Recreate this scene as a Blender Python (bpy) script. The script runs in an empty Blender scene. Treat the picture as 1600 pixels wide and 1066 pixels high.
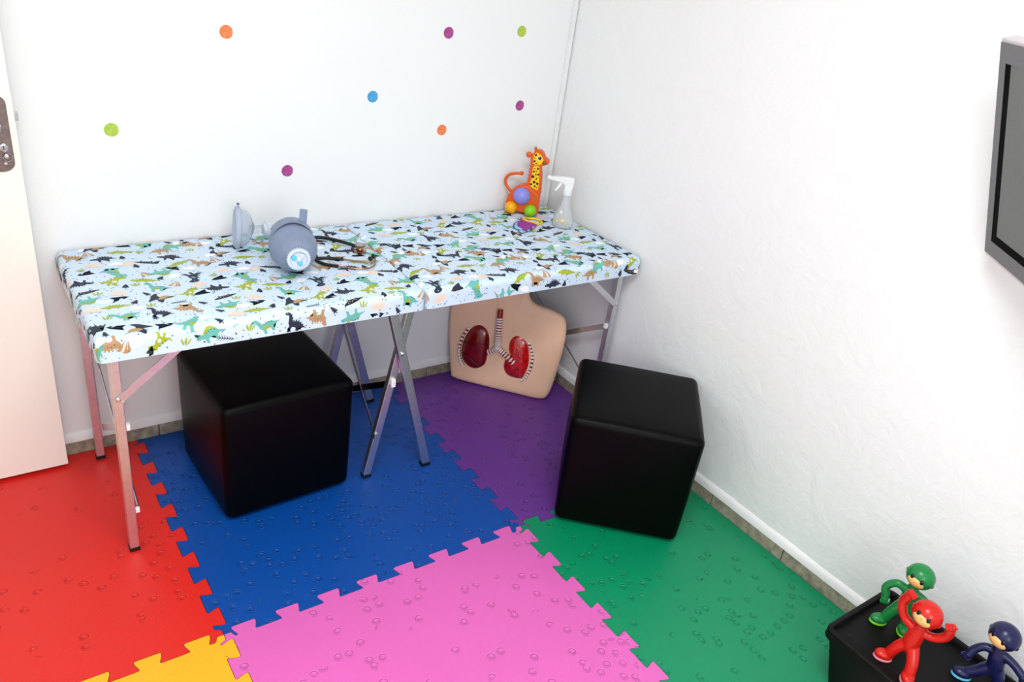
import bpy, bmesh, math, random
from mathutils import Vector, Matrix, Euler
random.seed(7)
S = bpy.context.scene
C = S.collection
PI = math.pi

# ------------------------------------------------------------------ camera
cam = bpy.data.objects.new('camera', bpy.data.cameras.new('camera'))
C.objects.link(cam)
yaw, pitch, roll = 0.6724, -0.4764, 0.1461
fw = Vector((math.sin(yaw)*math.cos(pitch), math.cos(yaw)*math.cos(pitch), math.sin(pitch)))
rt = fw.cross(Vector((0, 0, 1))).normalized(); up = rt.cross(fw)
r2 = rt*math.cos(roll)+up*math.sin(roll); u2 = -rt*math.sin(roll)+up*math.cos(roll)
M = Matrix((r2, u2, -fw)).transposed().to_4x4(); M.translation = Vector((-2.1589, -2.6113, 1.8052))
cam.matrix_world = M
cam.data.sensor_fit = 'HORIZONTAL'; cam.data.sensor_width = 36; cam.data.lens = 36*1240.29/1600
cam.data.clip_start = 0.02
S.camera = cam

# ------------------------------------------------------------------ world, light, exposure
w = bpy.data.worlds.new('world'); S.world = w; w.use_nodes = True
w.node_tree.nodes['Background'].inputs[0].default_value = (0.8, 0.86, 1, 1)
w.node_tree.nodes['Background'].inputs[1].default_value = 0.3
S.view_settings.view_transform = 'Standard'; S.view_settings.look = 'None'
S.view_settings.gamma = 1; S.view_settings.use_curve_mapping = False
S.view_settings.exposure = -0.27
LAMP = (-1.75, -2.15, 2.63)
ld = bpy.data.lights.new('ceiling_light_glow', 'AREA'); ld.shape = 'RECTANGLE'; ld.size = 1.2; ld.size_y = 0.6; ld.energy = 46; ld.color = (0.93, 0.985, 1.0)
lo = bpy.data.objects.new('ceiling_light_glow', ld)   # parented to the ceiling lamp further down
LIGHT_OBJ = lo; C.objects.link(lo)
# added frontal fill light from an unseen opening in the wall behind the photographer
FILL_WIN = (-1.95, -3.7, 1.0, 1.3, 1.15)          # centre x, wall y, sill height, width, height
wd = bpy.data.lights.new('frontal_fill', 'AREA'); wd.shape = 'RECTANGLE'; wd.size = FILL_WIN[3]; wd.size_y = FILL_WIN[4]; wd.energy = 40; wd.color = (0.92, 0.98, 1.0)
wo = bpy.data.objects.new('frontal_fill', wd); C.objects.link(wo)
wo.location = (FILL_WIN[0], FILL_WIN[1]-.09, FILL_WIN[2]+FILL_WIN[4]/2); wo.rotation_euler = (PI/2, 0, 0)

# ------------------------------------------------------------------ materials
def lin(c):
    r = []
    for v in c[:3]:
        v = v/255
        r.append(v/12.92 if v <= .04045 else ((v+.055)/1.055)**2.4)
    return (*r, 1)
def mat(name, col, rough=.5, metal=0, var=.06, nscale=14, bump=0, bscale=120, spec=.5, trans=0, alpha=1, ior=1.45, coat=0, sss=0, col2=None, emit=0):
    m = bpy.data.materials.new(name); m.use_nodes = True
    nt = m.node_tree; N = nt.nodes; b = N['Principled BSDF']
    tc = N.new('ShaderNodeTexCoord'); nz = N.new('ShaderNodeTexNoise')
    nz.inputs['Scale'].default_value = nscale; nz.inputs['Detail'].default_value = 4
    nt.links.new(tc.outputs['Object'], nz.inputs['Vector'])
    rp = N.new('ShaderNodeValToRGB'); nt.links.new(nz.outputs['Fac'], rp.inputs['Fac'])
    c = lin(col)
    if col2: d = lin(col2); a = c
    else:
        a = tuple(x*(1-var) for x in c[:3])+(1,); d = tuple(min(1, x*(1+var)) for x in c[:3])+(1,)
    rp.color_ramp.elements[0].position = .3; rp.color_ramp.elements[1].position = .7
    rp.color_ramp.elements[0].color = a; rp.color_ramp.elements[1].color = d
    nt.links.new(rp.outputs['Color'], b.inputs['Base Color'])
    b.inputs['Roughness'].default_value = rough; b.inputs['Metallic'].default_value = metal
    b.inputs['Specular IOR Level'].default_value = spec
    b.inputs['Transmission Weight'].default_value = trans; b.inputs['Alpha'].default_value = alpha
    b.inputs['IOR'].default_value = ior; b.inputs['Coat Weight'].default_value = coat
    if sss: b.inputs['Subsurface Weight'].default_value = sss; b.inputs['Subsurface Scale'].default_value = .005
    if emit:
        b.inputs['Emission Color'].default_value = (1, .985, .97, 1); b.inputs['Emission Strength'].default_value = emit
    if bump:
        n2 = N.new('ShaderNodeTexNoise'); n2.inputs['Scale'].default_value = bscale; n2.inputs['Detail'].default_value = 5
        nt.links.new(tc.outputs['Object'], n2.inputs['Vector'])
        bp = N.new('ShaderNodeBump'); bp.inputs['Strength'].default_value = bump; bp.inputs['Distance'].default_value = .004
        nt.links.new(n2.outputs['Fac'], bp.inputs['Height']); nt.links.new(bp.outputs['Normal'], b.inputs['Normal'])
    return m
def mat_foam(name, col, thr=1.46):
    m = mat(name, col, rough=.36, var=.035, nscale=3, spec=.5)
    nt = m.node_tree; N = nt.nodes; L = nt.links; b = N['Principled BSDF']
    tc = [n for n in N if n.type == 'TEX_COORD'][0]
    vo = N.new('ShaderNodeTexVoronoi'); vo.inputs['Scale'].default_value = 27; vo.voronoi_dimensions = '2D'
    L.new(tc.outputs['Object'], vo.inputs['Vector'])
    rr = N.new('ShaderNodeValToRGB'); cr = rr.color_ramp
    for p, v in ((.13, .5), (.2, .95), (.255, 1), (.3, .25), (.36, .45), (.42, .5)):
        e = cr.elements.new(p); e.color = (v, v, v, 1)
    cr.elements[0].color = (.5, .5, .5, 1); cr.elements[-1].color = (.5, .5, .5, 1)
    L.new(vo.outputs['Distance'], rr.inputs['Fac'])
    sp = N.new('ShaderNodeSeparateColor'); L.new(vo.outputs['Color'], sp.inputs['Color'])
    nz = N.new('ShaderNodeTexNoise'); nz.inputs['Scale'].default_value = 3.4; nz.inputs['Detail'].default_value = 1
    L.new(tc.outputs['Object'], nz.inputs['Vector'])
    ad = N.new('ShaderNodeMath'); ad.operation = 'MULTIPLY_ADD'; ad.inputs[1].default_value = 1.5; L.new(nz.outputs['Fac'], ad.inputs[0]); L.new(sp.outputs['Red'], ad.inputs[2])
    gt = N.new('ShaderNodeMath'); gt.operation = 'GREATER_THAN'; gt.inputs[1].default_value = thr; L.new(ad.outputs[0], gt.inputs[0])
    mx = N.new('ShaderNodeMix'); mx.data_type = 'FLOAT'; mx.inputs[2].default_value = .5
    L.new(gt.outputs[0], mx.inputs[0]); L.new(rr.outputs['Color'], mx.inputs[3])
    v2 = N.new('ShaderNodeTexVoronoi'); v2.inputs['Scale'].default_value = 420; v2.voronoi_dimensions = '2D'
    L.new(tc.outputs['Object'], v2.inputs['Vector'])
    b1 = N.new('ShaderNodeBump'); b1.inputs['Strength'].default_value = .22; b1.inputs['Distance'].default_value = .0015
    L.new(v2.outputs['Distance'], b1.inputs['Height'])
    b2 = N.new('ShaderNodeBump'); b2.inputs['Strength'].default_value = .85; b2.inputs['Distance'].default_value = .005
    L.new(mx.outputs[0], b2.inputs['Height']); L.new(b1.outputs['Normal'], b2.inputs['Normal'])
    L.new(b2.outputs['Normal'], b.inputs['Normal'])
    return m
def mat_wall(name, col, big, fine):
    m = mat(name, col, rough=.75, var=.012, nscale=1.3, spec=.25)
    nt = m.node_tree; N = nt.nodes; L = nt.links; b = N['Principled BSDF']
    tc = [n for n in N if n.type == 'TEX_COORD'][0]
    n1 = N.new('ShaderNodeTexNoise'); n1.inputs['Scale'].default_value = 38; n1.inputs['Detail'].default_value = 6; n1.inputs['Roughness'].default_value = .62
    n2 = N.new('ShaderNodeTexNoise'); n2.inputs['Scale'].default_value = 7; n2.inputs['Detail'].default_value = 3; n2.inputs['Distortion'].default_value = 1.2
    for n in (n1, n2): L.new(tc.outputs['Object'], n.inputs['Vector'])
    b1 = N.new('ShaderNodeBump'); b1.inputs['Strength'].default_value = fine; b1.inputs['Distance'].default_value = .006
    b2 = N.new('ShaderNodeBump'); b2.inputs['Strength'].default_value = big; b2.inputs['Distance'].default_value = .012
    L.new(n1.outputs['Fac'], b1.inputs['Height']); L.new(n2.outputs['Fac'], b2.inputs['Height'])
    L.new(b1.outputs['Normal'], b2.inputs['Normal']); L.new(b2.outputs['Normal'], b.inputs['Normal'])
    return m
MW_BACK = mat_wall('paint_smooth', (239, 239, 239), .1, .1)
MW_RIGHT = mat_wall('paint_rough_plaster', (241, 241, 241), .3, .42)
M_CEIL = mat('ceiling_paint', (245, 245, 243), .8, var=.01)
M_TILE = mat('stone_skirting', (128, 118, 104), .55, var=.3, nscale=45, bump=.5, bscale=90, col2=(176, 166, 148))
M_LEDGE = mat('painted_ledge', (240, 238, 238), .6, var=.02, bump=.3, bscale=60)
M_FLOOR = mat('ceramic_floor', (190, 184, 174), .35, var=.06, nscale=6)
M_GROUT = mat('grout', (90, 78, 68), .9, var=.2)
M_DOOR = mat('door_paint', (248, 243, 234), .45, var=.012, nscale=3, bump=.08, bscale=200)
M_ALU = mat('brushed_aluminium', (214, 214, 217), .38, metal=1, var=.06, nscale=60)
M_STEEL = mat('polished_steel', (200, 200, 205), .18, metal=1, var=.05)
M_PLATE = mat('tarnished_plate', (124, 108, 106), .42, metal=.7, var=.2, nscale=60, bump=.15)
M_RUB = mat('black_rubber', (12, 12, 13), .5, var=.1)
M_LEATH = mat('black_leatherette', (2, 2, 2), .40, var=.1, nscale=20, bump=.1, bscale=260, spec=.1)
M_BLKP = mat('black_plastic', (9, 8, 8), .5, var=.15, nscale=30, bump=.05, spec=.2)
M_CLOTH = mat('pale_blue_cloth', (208, 226, 244), .6, var=.02, bump=.05, bscale=300)
M_WHITEP = mat('white_plastic', (238, 238, 238), .35, var=.02)
M_SKIN = mat('torso_plastic', (246, 202, 170), .42, var=.07, nscale=6, spec=.4)
M_ORANGE = mat('orange_plastic', (222, 88, 18), .28, var=.04, spec=.5)
M_YEL = mat('yellow_plastic', (250, 200, 10), .28, var=.03)
M_BALLY = mat('amber_plastic', (250, 172, 8), .2, var=.03)
M_BALLG = mat('lime_plastic', (130, 205, 20), .2, var=.03)
M_BALLP = mat('lilac_plastic', (140, 138, 222), .2, var=.03)
M_DOTBR = mat('dark_brown_print', (58, 24, 12), .4, var=.1)
M_BROWN = mat('olive_brown_print', (120, 84, 22), .4, var=.15, nscale=80)
M_BLK = mat('black_print', (8, 8, 9), .25, var=.1)
M_WHT = mat('white_print', (245, 245, 245), .35, var=.02)

# ------------------------------------------------------------------ mesh builder
class B:
    def __init__(s): s.v = []; s.f = []; s.mi = []
    def add(s, vs, fs, mi=0):
        o = len(s.v); s.v += [tuple(v) for v in vs]
        s.f += [tuple(i+o for i in f) for f in fs]; s.mi += [mi]*len(fs); return s
    def box(s, lo, hi, mtx=None):
        x0, y0, z0 = lo; x1, y1, z1 = hi
        vs = [Vector(p) for p in ((x0,y0,z0),(x1,y0,z0),(x1,y1,z0),(x0,y1,z0),(x0,y0,z1),(x1,y0,z1),(x1,y1,z1),(x0,y1,z1))]
        if mtx: vs = [mtx @ v for v in vs]
        return s.add(vs, [(0,3,2,1),(4,5,6,7),(0,1,5,4),(1,2,6,5),(2,3,7,6),(3,0,4,7)])
    def rbox(s, c, h, r, seg=4, bulge=0, mtx=None, taper=0):
        h = Vector(h); c = Vector(c); grid = {}
        def samples(hh):
            a = [-hh+r*(1-math.cos(i/seg*PI/2))*1.0 for i in range(seg+1)] if r > 0 else [-hh]
            inner = [-(hh-r)+(2*(hh-r))*i/6 for i in range(1, 6)]
            return a+inner+[-x for x in reversed(a)]
        sx, sy, sz = samples(h.x), samples(h.y), samples(h.z)
        def P(x, y, z):
            p = Vector((x, y, z)); q = Vector([max(-(h[i]-r), min(h[i]-r, p[i])) for i in range(3)]); d = p-q
            if d.length > 1e-9: p = q+d.normalized()*r
            if bulge:
                u = [1-(min(1, abs(p[i])/h[i]))**2 for i in range(3)]
                p = p+Vector((math.copysign(1, p.x)*bulge*u[1]*u[2]*(abs(p.x)/h.x)**4, math.copysign(1, p.y)*bulge*u[0]*u[2]*(abs(p.y)/h.y)**4, (1 if p.z > 0 else 0)*bulge*u[0]*u[1]*(abs(p.z)/h.z)**4))
            if taper: k = 1-taper*(h.z-p.z)/(2*h.z); p = Vector((p.x*k, p.y*k, p.z))
            p = p+c
            return mtx @ p if mtx else p
        vs = []; fs = []
        def vid(i, j, k):
            if (i, j, k) not in grid: grid[(i, j, k)] = len(vs); vs.append(P(sx[i], sy[j], sz[k]))
            return grid[(i, j, k)]
        nx, ny, nz = len(sx)-1, len(sy)-1, len(sz)-1
        for i in range(nx):
            for j in range(ny):
                fs.append((vid(i,j,0), vid(i,j+1,0), vid(i+1,j+1,0), vid(i+1,j,0)))
                fs.append((vid(i,j,nz), vid(i+1,j,nz), vid(i+1,j+1,nz), vid(i,j+1,nz)))
        for i in range(nx):
            for k in range(nz):
                fs.append((vid(i,0,k), vid(i+1,0,k), vid(i+1,0,k+1), vid(i,0,k+1)))
                fs.append((vid(i,ny,k), vid(i,ny,k+1), vid(i+1,ny,k+1), vid(i+1,ny,k)))
        for j in range(ny):
            for k in range(nz):
                fs.append((vid(0,j,k), vid(0,j,k+1), vid(0,j+1,k+1), vid(0,j+1,k)))
                fs.append((vid(nx,j,k), vid(nx,j+1,k), vid(nx,j+1,k+1), vid(nx,j,k+1)))
        return s.add(vs, fs)
    def bar(s, a, b, w, t, side=(0, 1, 0)):
        a, b = Vector(a), Vector(b); d = (b-a).normalized(); sd = Vector(side); sd = (sd-d*sd.dot(d)).normalized(); n = d.cross(sd)
        vs = []
        for p in (a, b):
            for i, j in ((-1,-1),(1,-1),(1,1),(-1,1)): vs.append(p+n*(w/2*i)+sd*(t/2*j))
        return s.add(vs, [(0,1,2,3),(7,6,5,4),(0,4,5,1),(1,5,6,2),(2,6,7,3),(3,7,4,0)])
    def tube(s, pts, r, n=10, closed=False, cap=True):
        pts = [Vector(p) for p in pts]; m = len(pts); R = r if isinstance(r, (list, tuple)) else [r]*m
        T = []
        for i in range(m):
            a = pts[(i-1) % m] if (closed or i) else pts[0]; b = pts[(i+1) % m] if (closed or i < m-1) else pts[-1]
            T.append((b-a).normalized())
        nrm = T[0].orthogonal().normalized(); vs = []; fs = []
        for i in range(m):
            nrm = (nrm-T[i]*nrm.dot(T[i])).normalized(); bn = T[i].cross(nrm)
            for k in range(n): a = 2*PI*k/n; vs.append(pts[i]+(nrm*math.cos(a)+bn*math.sin(a))*R[i])
        for i in range(m if closed else m-1):
            for k in range(n):
                fs.append((i*n+k, i*n+(k+1) % n, ((i+1) % m)*n+(k+1) % n, ((i+1) % m)*n+k))
        if cap and not closed: fs += [tuple(reversed(range(n))), tuple((m-1)*n+k for k in range(n))]
        return s.add(vs, fs)
    def lathe(s, o, ax, prof, n=24, squash=None):
        o = Vector(o); ax = Vector(ax).normalized(); e1 = Vector((0, 0, 1)) if abs(ax.z) < .9 else Vector((1, 0, 0)); e1 = (e1-ax*e1.dot(ax)).normalized(); e2 = ax.cross(e1)
        vs = []; fs = []; m = len(prof); k1, k2 = squash or (1, 1)
        for t, r in prof:
            for k in range(n): a = 2*PI*k/n; vs.append(o+ax*t+(e1*math.cos(a)*k1+e2*math.sin(a)*k2)*max(r, 1e-5))
        for i in range(m-1):
            for k in range(n): fs.append((i*n+k, i*n+(k+1) % n, (i+1)*n+(k+1) % n, (i+1)*n+k))
        if prof[0][1] > 1e-4: fs.append(tuple(reversed(range(n))))
        if prof[-1][1] > 1e-4: fs.append(tuple((m-1)*n+k for k in range(n)))
        return s.add(vs, fs)
    def ball(s, c, r, n=20, sc=(1, 1, 1), mtx=None):
        vs = []; fs = []; m = n//2; c = Vector(c)
        for i in range(m+1):
            th = PI*i/m
            for k in range(n):
                a = 2*PI*k/n; p = Vector((math.sin(th)*math.cos(a)*sc[0], math.sin(th)*math.sin(a)*sc[1], math.cos(th)*sc[2]))*r
                if mtx: p = mtx @ p
                vs.append(c+p)
        for i in range(m):
            for k in range(n): fs.append((i*n+k, (i+1)*n+k, (i+1)*n+(k+1) % n, i*n+(k+1) % n))
        return s.add(vs, fs)
    def prism(s, pts, fr, d0, d1):
        """2-D outline in frame fr=(origin, ex, ez, normal), from depth d0 to d1 along the normal"""
        o, ex, ez, n = fr; m = len(pts)
        vs = [o+ex*x+ez*z+n*d0 for x, z in pts]+[o+ex*x+ez*z+n*d1 for x, z in pts]
        return s.add(vs, [tuple(range(m)), tuple(reversed(range(m, 2*m)))]+[(i, m+i, m+(i+1) % m, (i+1) % m) for i in range(m)])
    def build(s, name, m, parent=None, smooth=True, origin=None, bevel=0, weld=False):
        o = Vector(origin) if origin is not None else Vector((0, 0, 0))
        me = bpy.data.meshes.new(name); me.from_pydata([tuple(Vector(v)-o) for v in s.v], [], s.f)
        for mm in (m if isinstance(m, list) else [m]): me.materials.append(mm)
        if isinstance(m, list): me.polygons.foreach_set('material_index', s.mi)
        bm = bmesh.new(); bm.from_mesh(me)
        if weld: bmesh.ops.remove_doubles(bm, verts=bm.verts, dist=1e-6)
        bmesh.ops.recalc_face_normals(bm, faces=bm.faces); bm.to_mesh(me); bm.free()
        me.update()
        ob = bpy.data.objects.new(name, me); C.objects.link(ob)
        if parent is not None: ob.parent = parent
        elif origin is not None: ob.location = o
        if bevel:
            b = ob.modifiers.new('bevel', 'BEVEL'); b.width = bevel; b.segments = 3; b.limit_method = 'ANGLE'; b.angle_limit = math.radians(40)
        if smooth:
            me.polygons.foreach_set('use_smooth', [True]*len(me.polygons))
            try: me.set_sharp_from_angle(angle=math.radians(42))
            except Exception: pass
        return ob
def tag(o, label, cat, group=None):
    o['label'] = label; o['category'] = cat
    if group: o['group'] = group
    return o
def struct(o): o['kind'] = 'structure'; return o
def thing(name, label, cat, loc=(0, 0, 0), group=None):
    o = bpy.data.objects.new(name, None); C.objects.link(o); o.location = loc; o.empty_display_size = .05
    return tag(o, label, cat, group)
def smooth_closed(pts, k=4):
    out = []; n = len(pts)
    for i in range(n):
        p0, p1, p2, p3 = [Vector(pts[(i+j) % n]) for j in (-1, 0, 1, 2)]
        for a in range(k):
            t = a/k; out.append(tuple(.5*((2*p1)+(p2-p0)*t+(2*p0-5*p1+4*p2-p3)*t*t+(3*p1-p0-3*p2+p3)*t**3)))
    return out
def smooth_open(pts, k=6):
    P = [Vector(p) for p in pts]; P = [2*P[0]-P[1]]+P+[2*P[-1]-P[-2]]; out = []
    for i in range(1, len(P)-2):
        p0, p1, p2, p3 = P[i-1:i+3]
        for a in range(k):
            t = a/k; out.append(.5*((2*p1)+(p2-p0)*t+(2*p0-5*p1+4*p2-p3)*t*t+(3*p1-p0-3*p2+p3)*t**3))
    out.append(P[-2]); return out

# ------------------------------------------------------------------ the room
RX0, RY0, RH, ZF = -2.80, -3.7, 2.7, -0.010
struct(B().box((RX0, RY0, ZF-.06), (0, 0, ZF)).build('floor', M_FLOOR, smooth=False))
struct(B().box((RX0-.1, 0, ZF-.06), (.1, .1, RH)).build('wall_back', MW_BACK, smooth=False))
struct(B().box((0, RY0, ZF-.06), (.1, 0, RH)).build('wall_right', MW_RIGHT, smooth=False))
struct(B().box((RX0-.1, RY0, ZF-.06), (RX0, 0, RH)).build('wall_left', MW_BACK, smooth=False))
wx0, wx1, wz0, wz1 = FILL_WIN[0]-FILL_WIN[3]/2, FILL_WIN[0]+FILL_WIN[3]/2, FILL_WIN[2], FILL_WIN[2]+FILL_WIN[4]
wf = B().box((RX0-.1, RY0-.1, ZF-.06), (wx0, RY0, RH)).box((wx1, RY0-.1, ZF-.06), (.1, RY0, RH)).box((wx0, RY0-.1, ZF-.06), (wx1, RY0, wz0)).box((wx0, RY0-.1, wz1), (wx1, RY0, RH))
struct(wf.build('wall_front', MW_BACK, smooth=False))
wn = B()
for a, b_ in (((wx0, wz0), (wx0+.04, wz1)), ((wx1-.04, wz0), (wx1, wz1)), ((wx0, wz0), (wx1, wz0+.04)), ((wx0, wz1-.04), (wx1, wz1)), ((FILL_WIN[0]-.02, wz0), (FILL_WIN[0]+.02, wz1))):
    wn.box((a[0], RY0-.06, a[1]), (b_[0], RY0-.02, b_[1]))
wno = struct(wn.build('added_window_1', M_WHITEP, smooth=False))  # added out of view, frames the opening of the fill light
struct(B().box((RX0-.1, RY0-.1, RH), (.1, .1, RH+.08)).build('ceiling', M_CEIL, smooth=False))

# skirting: stone tiles under a painted plaster ledge
def skirting(name, along, seams, end):
    """along: 'x' (back wall) or 'y' (right wall); seams: cut positions from the corner outwards"""
    lb = B(); n = 60
    def P(t, d, z): return (t, -d, z) if along == 'x' else (-d, t, z)
    for i in range(n):
        t0, t1 = end*i/n, end*(i+1)/n
        def prof(t):
            wv = .0012*math.sin(t*23)+.001*math.sin(t*57+1)
            return [(0, .047), (.0125+wv, .047+wv), (.0115+wv, .068+wv), (.003, .079+wv), (0, .08+wv)]
        a, b = prof(t0), prof(t1); vs = [P(t0, *q) for q in a]+[P(t1, *q) for q in b]
        fs = [(k, k+1, 5+k+1, 5+k) for k in range(4)]+[(0, 5, 9, 4)]
        if i == 0: fs.append((0, 1, 2, 3, 4))
        if i == n-1: fs.append((9, 8, 7, 6, 5))
        lb.add(vs, fs)
    root = struct(lb.build(name, M_LEDGE, weld=True))
    gb = B()
    gb.box(*[P(0, 0, ZF), P(end, .006, .047)]) if along == 'y' else gb.box(P(end, .006, ZF), P(0, 0, .047))
    gb.build('grout_bed', M_GROUT, root, smooth=False)
    cuts = [0]+seams+[end]
    for a, b in zip(cuts[:-1], cuts[1:]):
        a, b = a-.002, b+.002
        d = .0105+random.uniform(-.0006, .0008); tb = B()
        lo_, hi_ = P(b, d, ZF), P(a, .0, .0465)
        tb.box([min(p) for p in zip(lo_, hi_)], [max(p) for p in zip(lo_, hi_)])
        tb.build('tile', M_TILE, root, smooth=False, bevel=.0015)
    return root
skirting('baseboard_back', 'x', [-.21, -.542, -.874, -1.206, -1.33, -1.659, -1.99, -2.32, -2.65], RX0+.001)
skirting('baseboard_right', 'y', [-.273, -.60, -.92, -1.233, -1.562, -1.89, -2.22, -2.55, -2.88, -3.2], RY0+.001)

# plastic cable strip running up the corner
tr = B(); tr.box((-.022, -.010, .74), (-.003, -.0005, RH-.001)).box((-.0185, -.0125, .74), (-.0065, -.010, RH-.001))
struct(tr.build('trim_1', M_WHITEP, smooth=False, bevel=.001))

# ceiling lamp (above, out of frame): the light of the room
lamp = thing('ceiling_lamp', 'white rectangular ceiling lamp with a glowing diffuser', 'lamp', (LAMP[0], LAMP[1], RH))
B().box((-.64, -.34, -.055), (.64, .34, -.001)).build('housing', M_WHITEP, lamp, smooth=False, bevel=.006)
B().box((-.61, -.31, -.064), (.61, .31, -.0555)).build('diffuser', mat('lamp_diffuser', (250, 250, 248), .5, emit=3), lamp, smooth=False)
LIGHT_OBJ.parent = lamp; LIGHT_OBJ.location = (0, 0, -.068)

# ------------------------------------------------------------------ foam puzzle mats
X0, X1, X2, X3 = -2.735, -1.735, -.735, -.0125
Y0, Y1, Y2 = -.0125, -1.014, -2.014
def seam(p, q, sign=1, per=.125, amp=.0175):
    p, q = Vector(p), Vector(q); Ln = (q-p).length; d = (q-p)/Ln; n = Vector((-d.y, d.x)); k = max(1, round(Ln/per)); T = Ln/k
    raw = [(0, 0), (.08*T, 0), (.16*T, 0)]
    for i in range(k):
        b = i*T
        raw += [(b+(.035 if i else .20)*T, -1), (b+.27*T, -1), (b+.245*T, -.55), (b+.19*T, .4), (b+.185*T, 1), (b+.30*T, 1), (b+.62*T, 1), (b+.735*T, 1), (b+.73*T, .4), (b+.675*T, -.55), (b+.65*T, -1), (b+.8*T, -1)]
    raw = raw[:-1]+[(Ln-.20*T, -1), (Ln-.16*T, 0), (Ln-.08*T, 0), (Ln, 0)]
    for _ in range(2):
        o = [raw[0]]
        for a, b in zip(raw[:-1], raw[1:]):
            o += [(a[0]*.75+b[0]*.25, a[1]*.75+b[1]*.25), (a[0]*.25+b[0]*.75, a[1]*.25+b[1]*.75)]
        raw = o+[raw[-1]]
    return [p+d*t+n*(a*amp*sign) for t, a in raw]
SM = {}
def sm(key, p, q, s=1, straight=False): SM[key] = [Vector(p), Vector(q)] if straight else seam(p, q, s)
xs = [X0, X1, X2, X3]; ys = [Y0, Y1, Y2]
for i in range(3):
    for j in range(3):
        ln = j == 0
        sm(('h', i, j), (xs[i], ys[j]), (xs[i+1], ys[j]), 1, straight=ln)
for i in range(4):
    for j in range(2): sm(('v', i, j), (xs[i], ys[j]), (xs[i], ys[j+1]), 1, straight=(i == 3))
def mat_tile(i, j, col, mname, label, thr=1.46):
    loop = []
    for part in (SM[('h', i, j+1)], list(reversed(SM[('v', i+1, j)])), list(reversed(SM[('h', i, j)])), SM[('v', i, j)]): loop += part[:-1]
    keep = []
    for p in loop:
        if not keep or (p-keep[-1]).length > .0022: keep.append(p)
    while (keep[0]-keep[-1]).length < .0022: keep.pop()
    loop = keep
    n = len(loop); out = []
    for k in range(n):
        a, b = loop[k-1], loop[(k+1) % n]; t = (b-a)
        if t.length > 0: t.normalize()
        out.append(loop[k]+Vector((-t.y, t.x))*.0008)
    c = Vector(((xs[i]+xs[i+1])/2, (ys[j]+ys[j+1])/2, 0))
    b = B(); m = len(out)
    vs = [(p.x, p.y, 0) for p in out]+[(p.x, p.y, ZF+.0002) for p in out]
    b.add(vs, [tuple(range(m)), tuple(reversed(range(m, 2*m)))]+[(k, m+k, m+(k+1) % m, (k+1) % m) for k in range(m)])
    o = b.build('foam_mat', mat_foam(mname, col, thr), origin=c, smooth=False)
    tag(o, label, 'mat', 'interlocking foam floor mats')
mat_tile(0, 0, (220, 38, 30), 'red_foam', 'red foam puzzle mat below the open door', 1.66)
mat_tile(1, 0, (4, 72, 156), 'blue_foam', 'blue foam puzzle mat under the table and a black cube stool', 1.34)
mat_tile(2, 0, (104, 52, 142), 'purple_foam', 'purple foam puzzle mat in the corner under the torso model')
mat_tile(0, 1, (236, 178, 34), 'yellow_foam', 'yellow foam puzzle mat in front of the red mat', 1.7)
mat_tile(1, 1, (220, 100, 180), 'pink_foam', 'pink foam puzzle mat in front of the blue mat', 1.5)
mat_tile(2, 1, (0, 138, 92), 'green_foam', 'green foam puzzle mat along the rough right wall', 1.5)

# ------------------------------------------------------------------ wall stickers
def mat_sticker(name, a, b):
    return mat(name, a, .5, nscale=90, col2=b)
MS = {'orange': mat_sticker('sticker_orange', (222, 104, 52), (244, 150, 92)), 'magenta': mat_sticker('sticker_magenta', (140, 34, 110), (186, 88, 160)),
      'lime': mat_sticker('sticker_lime', (140, 186, 60), (198, 208, 84)), 'blue': mat_sticker('sticker_blue', (36, 138, 196), (92, 178, 224))}
for x, z, col, lab in ((-1.366, 1.409, 'orange', 'orange round wall sticker, high up at the left'), (-.575, 1.441, 'magenta', 'magenta round wall sticker, uppermost of the magenta ones'),
        (-.253, 1.460, 'lime', 'lime green round wall sticker, high beside the corner strip'), (-.863, 1.215, 'blue', 'blue round wall sticker, the only blue one'),
        (-1.715, 1.116, 'lime', 'lime green round wall sticker nearest the door'), (-.568, 1.091, 'orange', 'orange round wall sticker, the lower and right one'),
        (-.216, 1.181, 'magenta', 'magenta round wall sticker above the toy giraffe'), (-1.173, .963, 'magenta', 'magenta round wall sticker, lowest of all, above the breathing bag')):
    b = B(); b.lathe((x, -.0002, z), (0, -1, 0), [(0, .0203), (.0006, .0203), (.0008, .0195)], n=40)
    tag(b.build('wall_sticker', MS[col], origin=(x, 0, z), smooth=False), lab, 'sticker', 'round stickers on the back wall')

# ------------------------------------------------------------------ door
DF = -.080
door = struct(B().box((-2.765, DF, .012), (-1.966, DF+.035, 2.11)).build('door_1', M_DOOR, smooth=False, bevel=.002))
def plate_outline(cx, z0, z1, hw, n=14):
    o = []
    for k in range(n+1): a = PI*k/n; o.append((cx+hw*math.cos(a), z1-hw*.8+hw*.8*math.sin(a)))
    for k in range(n+1): a = PI+PI*k/n; o.append((cx+hw*math.cos(a), z0+hw*.8+hw*.8*math.sin(a)))
    return o
FRD = (Vector((0, DF, 0)), Vector((1, 0, 0)), Vector((0, 0, 1)), Vector((0, -1, 0)))
hp = B().prism(plate_outline(-2.012, 1.028, 1.238, .031), FRD, -.0002, .006).build('handle_plate', M_PLATE, door, smooth=False, bevel=.0025)
B().lathe((-2.002, DF-.006, 1.096), (0, -1, 0), [(0, .011), (.003, .011), (.004, .009), (.004, .006), (.002, .0055)], 20).build('key_cylinder', M_STEEL, hp)
B().box((-2.0035, DF-.0095, 1.088), (-2.0015, DF-.0055, 1.104)).build('keyhole', M_BLK, hp, smooth=False)
kb = B().lathe((-1.999, DF-.006, 1.074), (0, -1, 0), [(0, .0085), (.006, .008), (.012, .006), (.013, 0)], 16)
kb.build('key_barrel', M_STEEL, hp)
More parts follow.
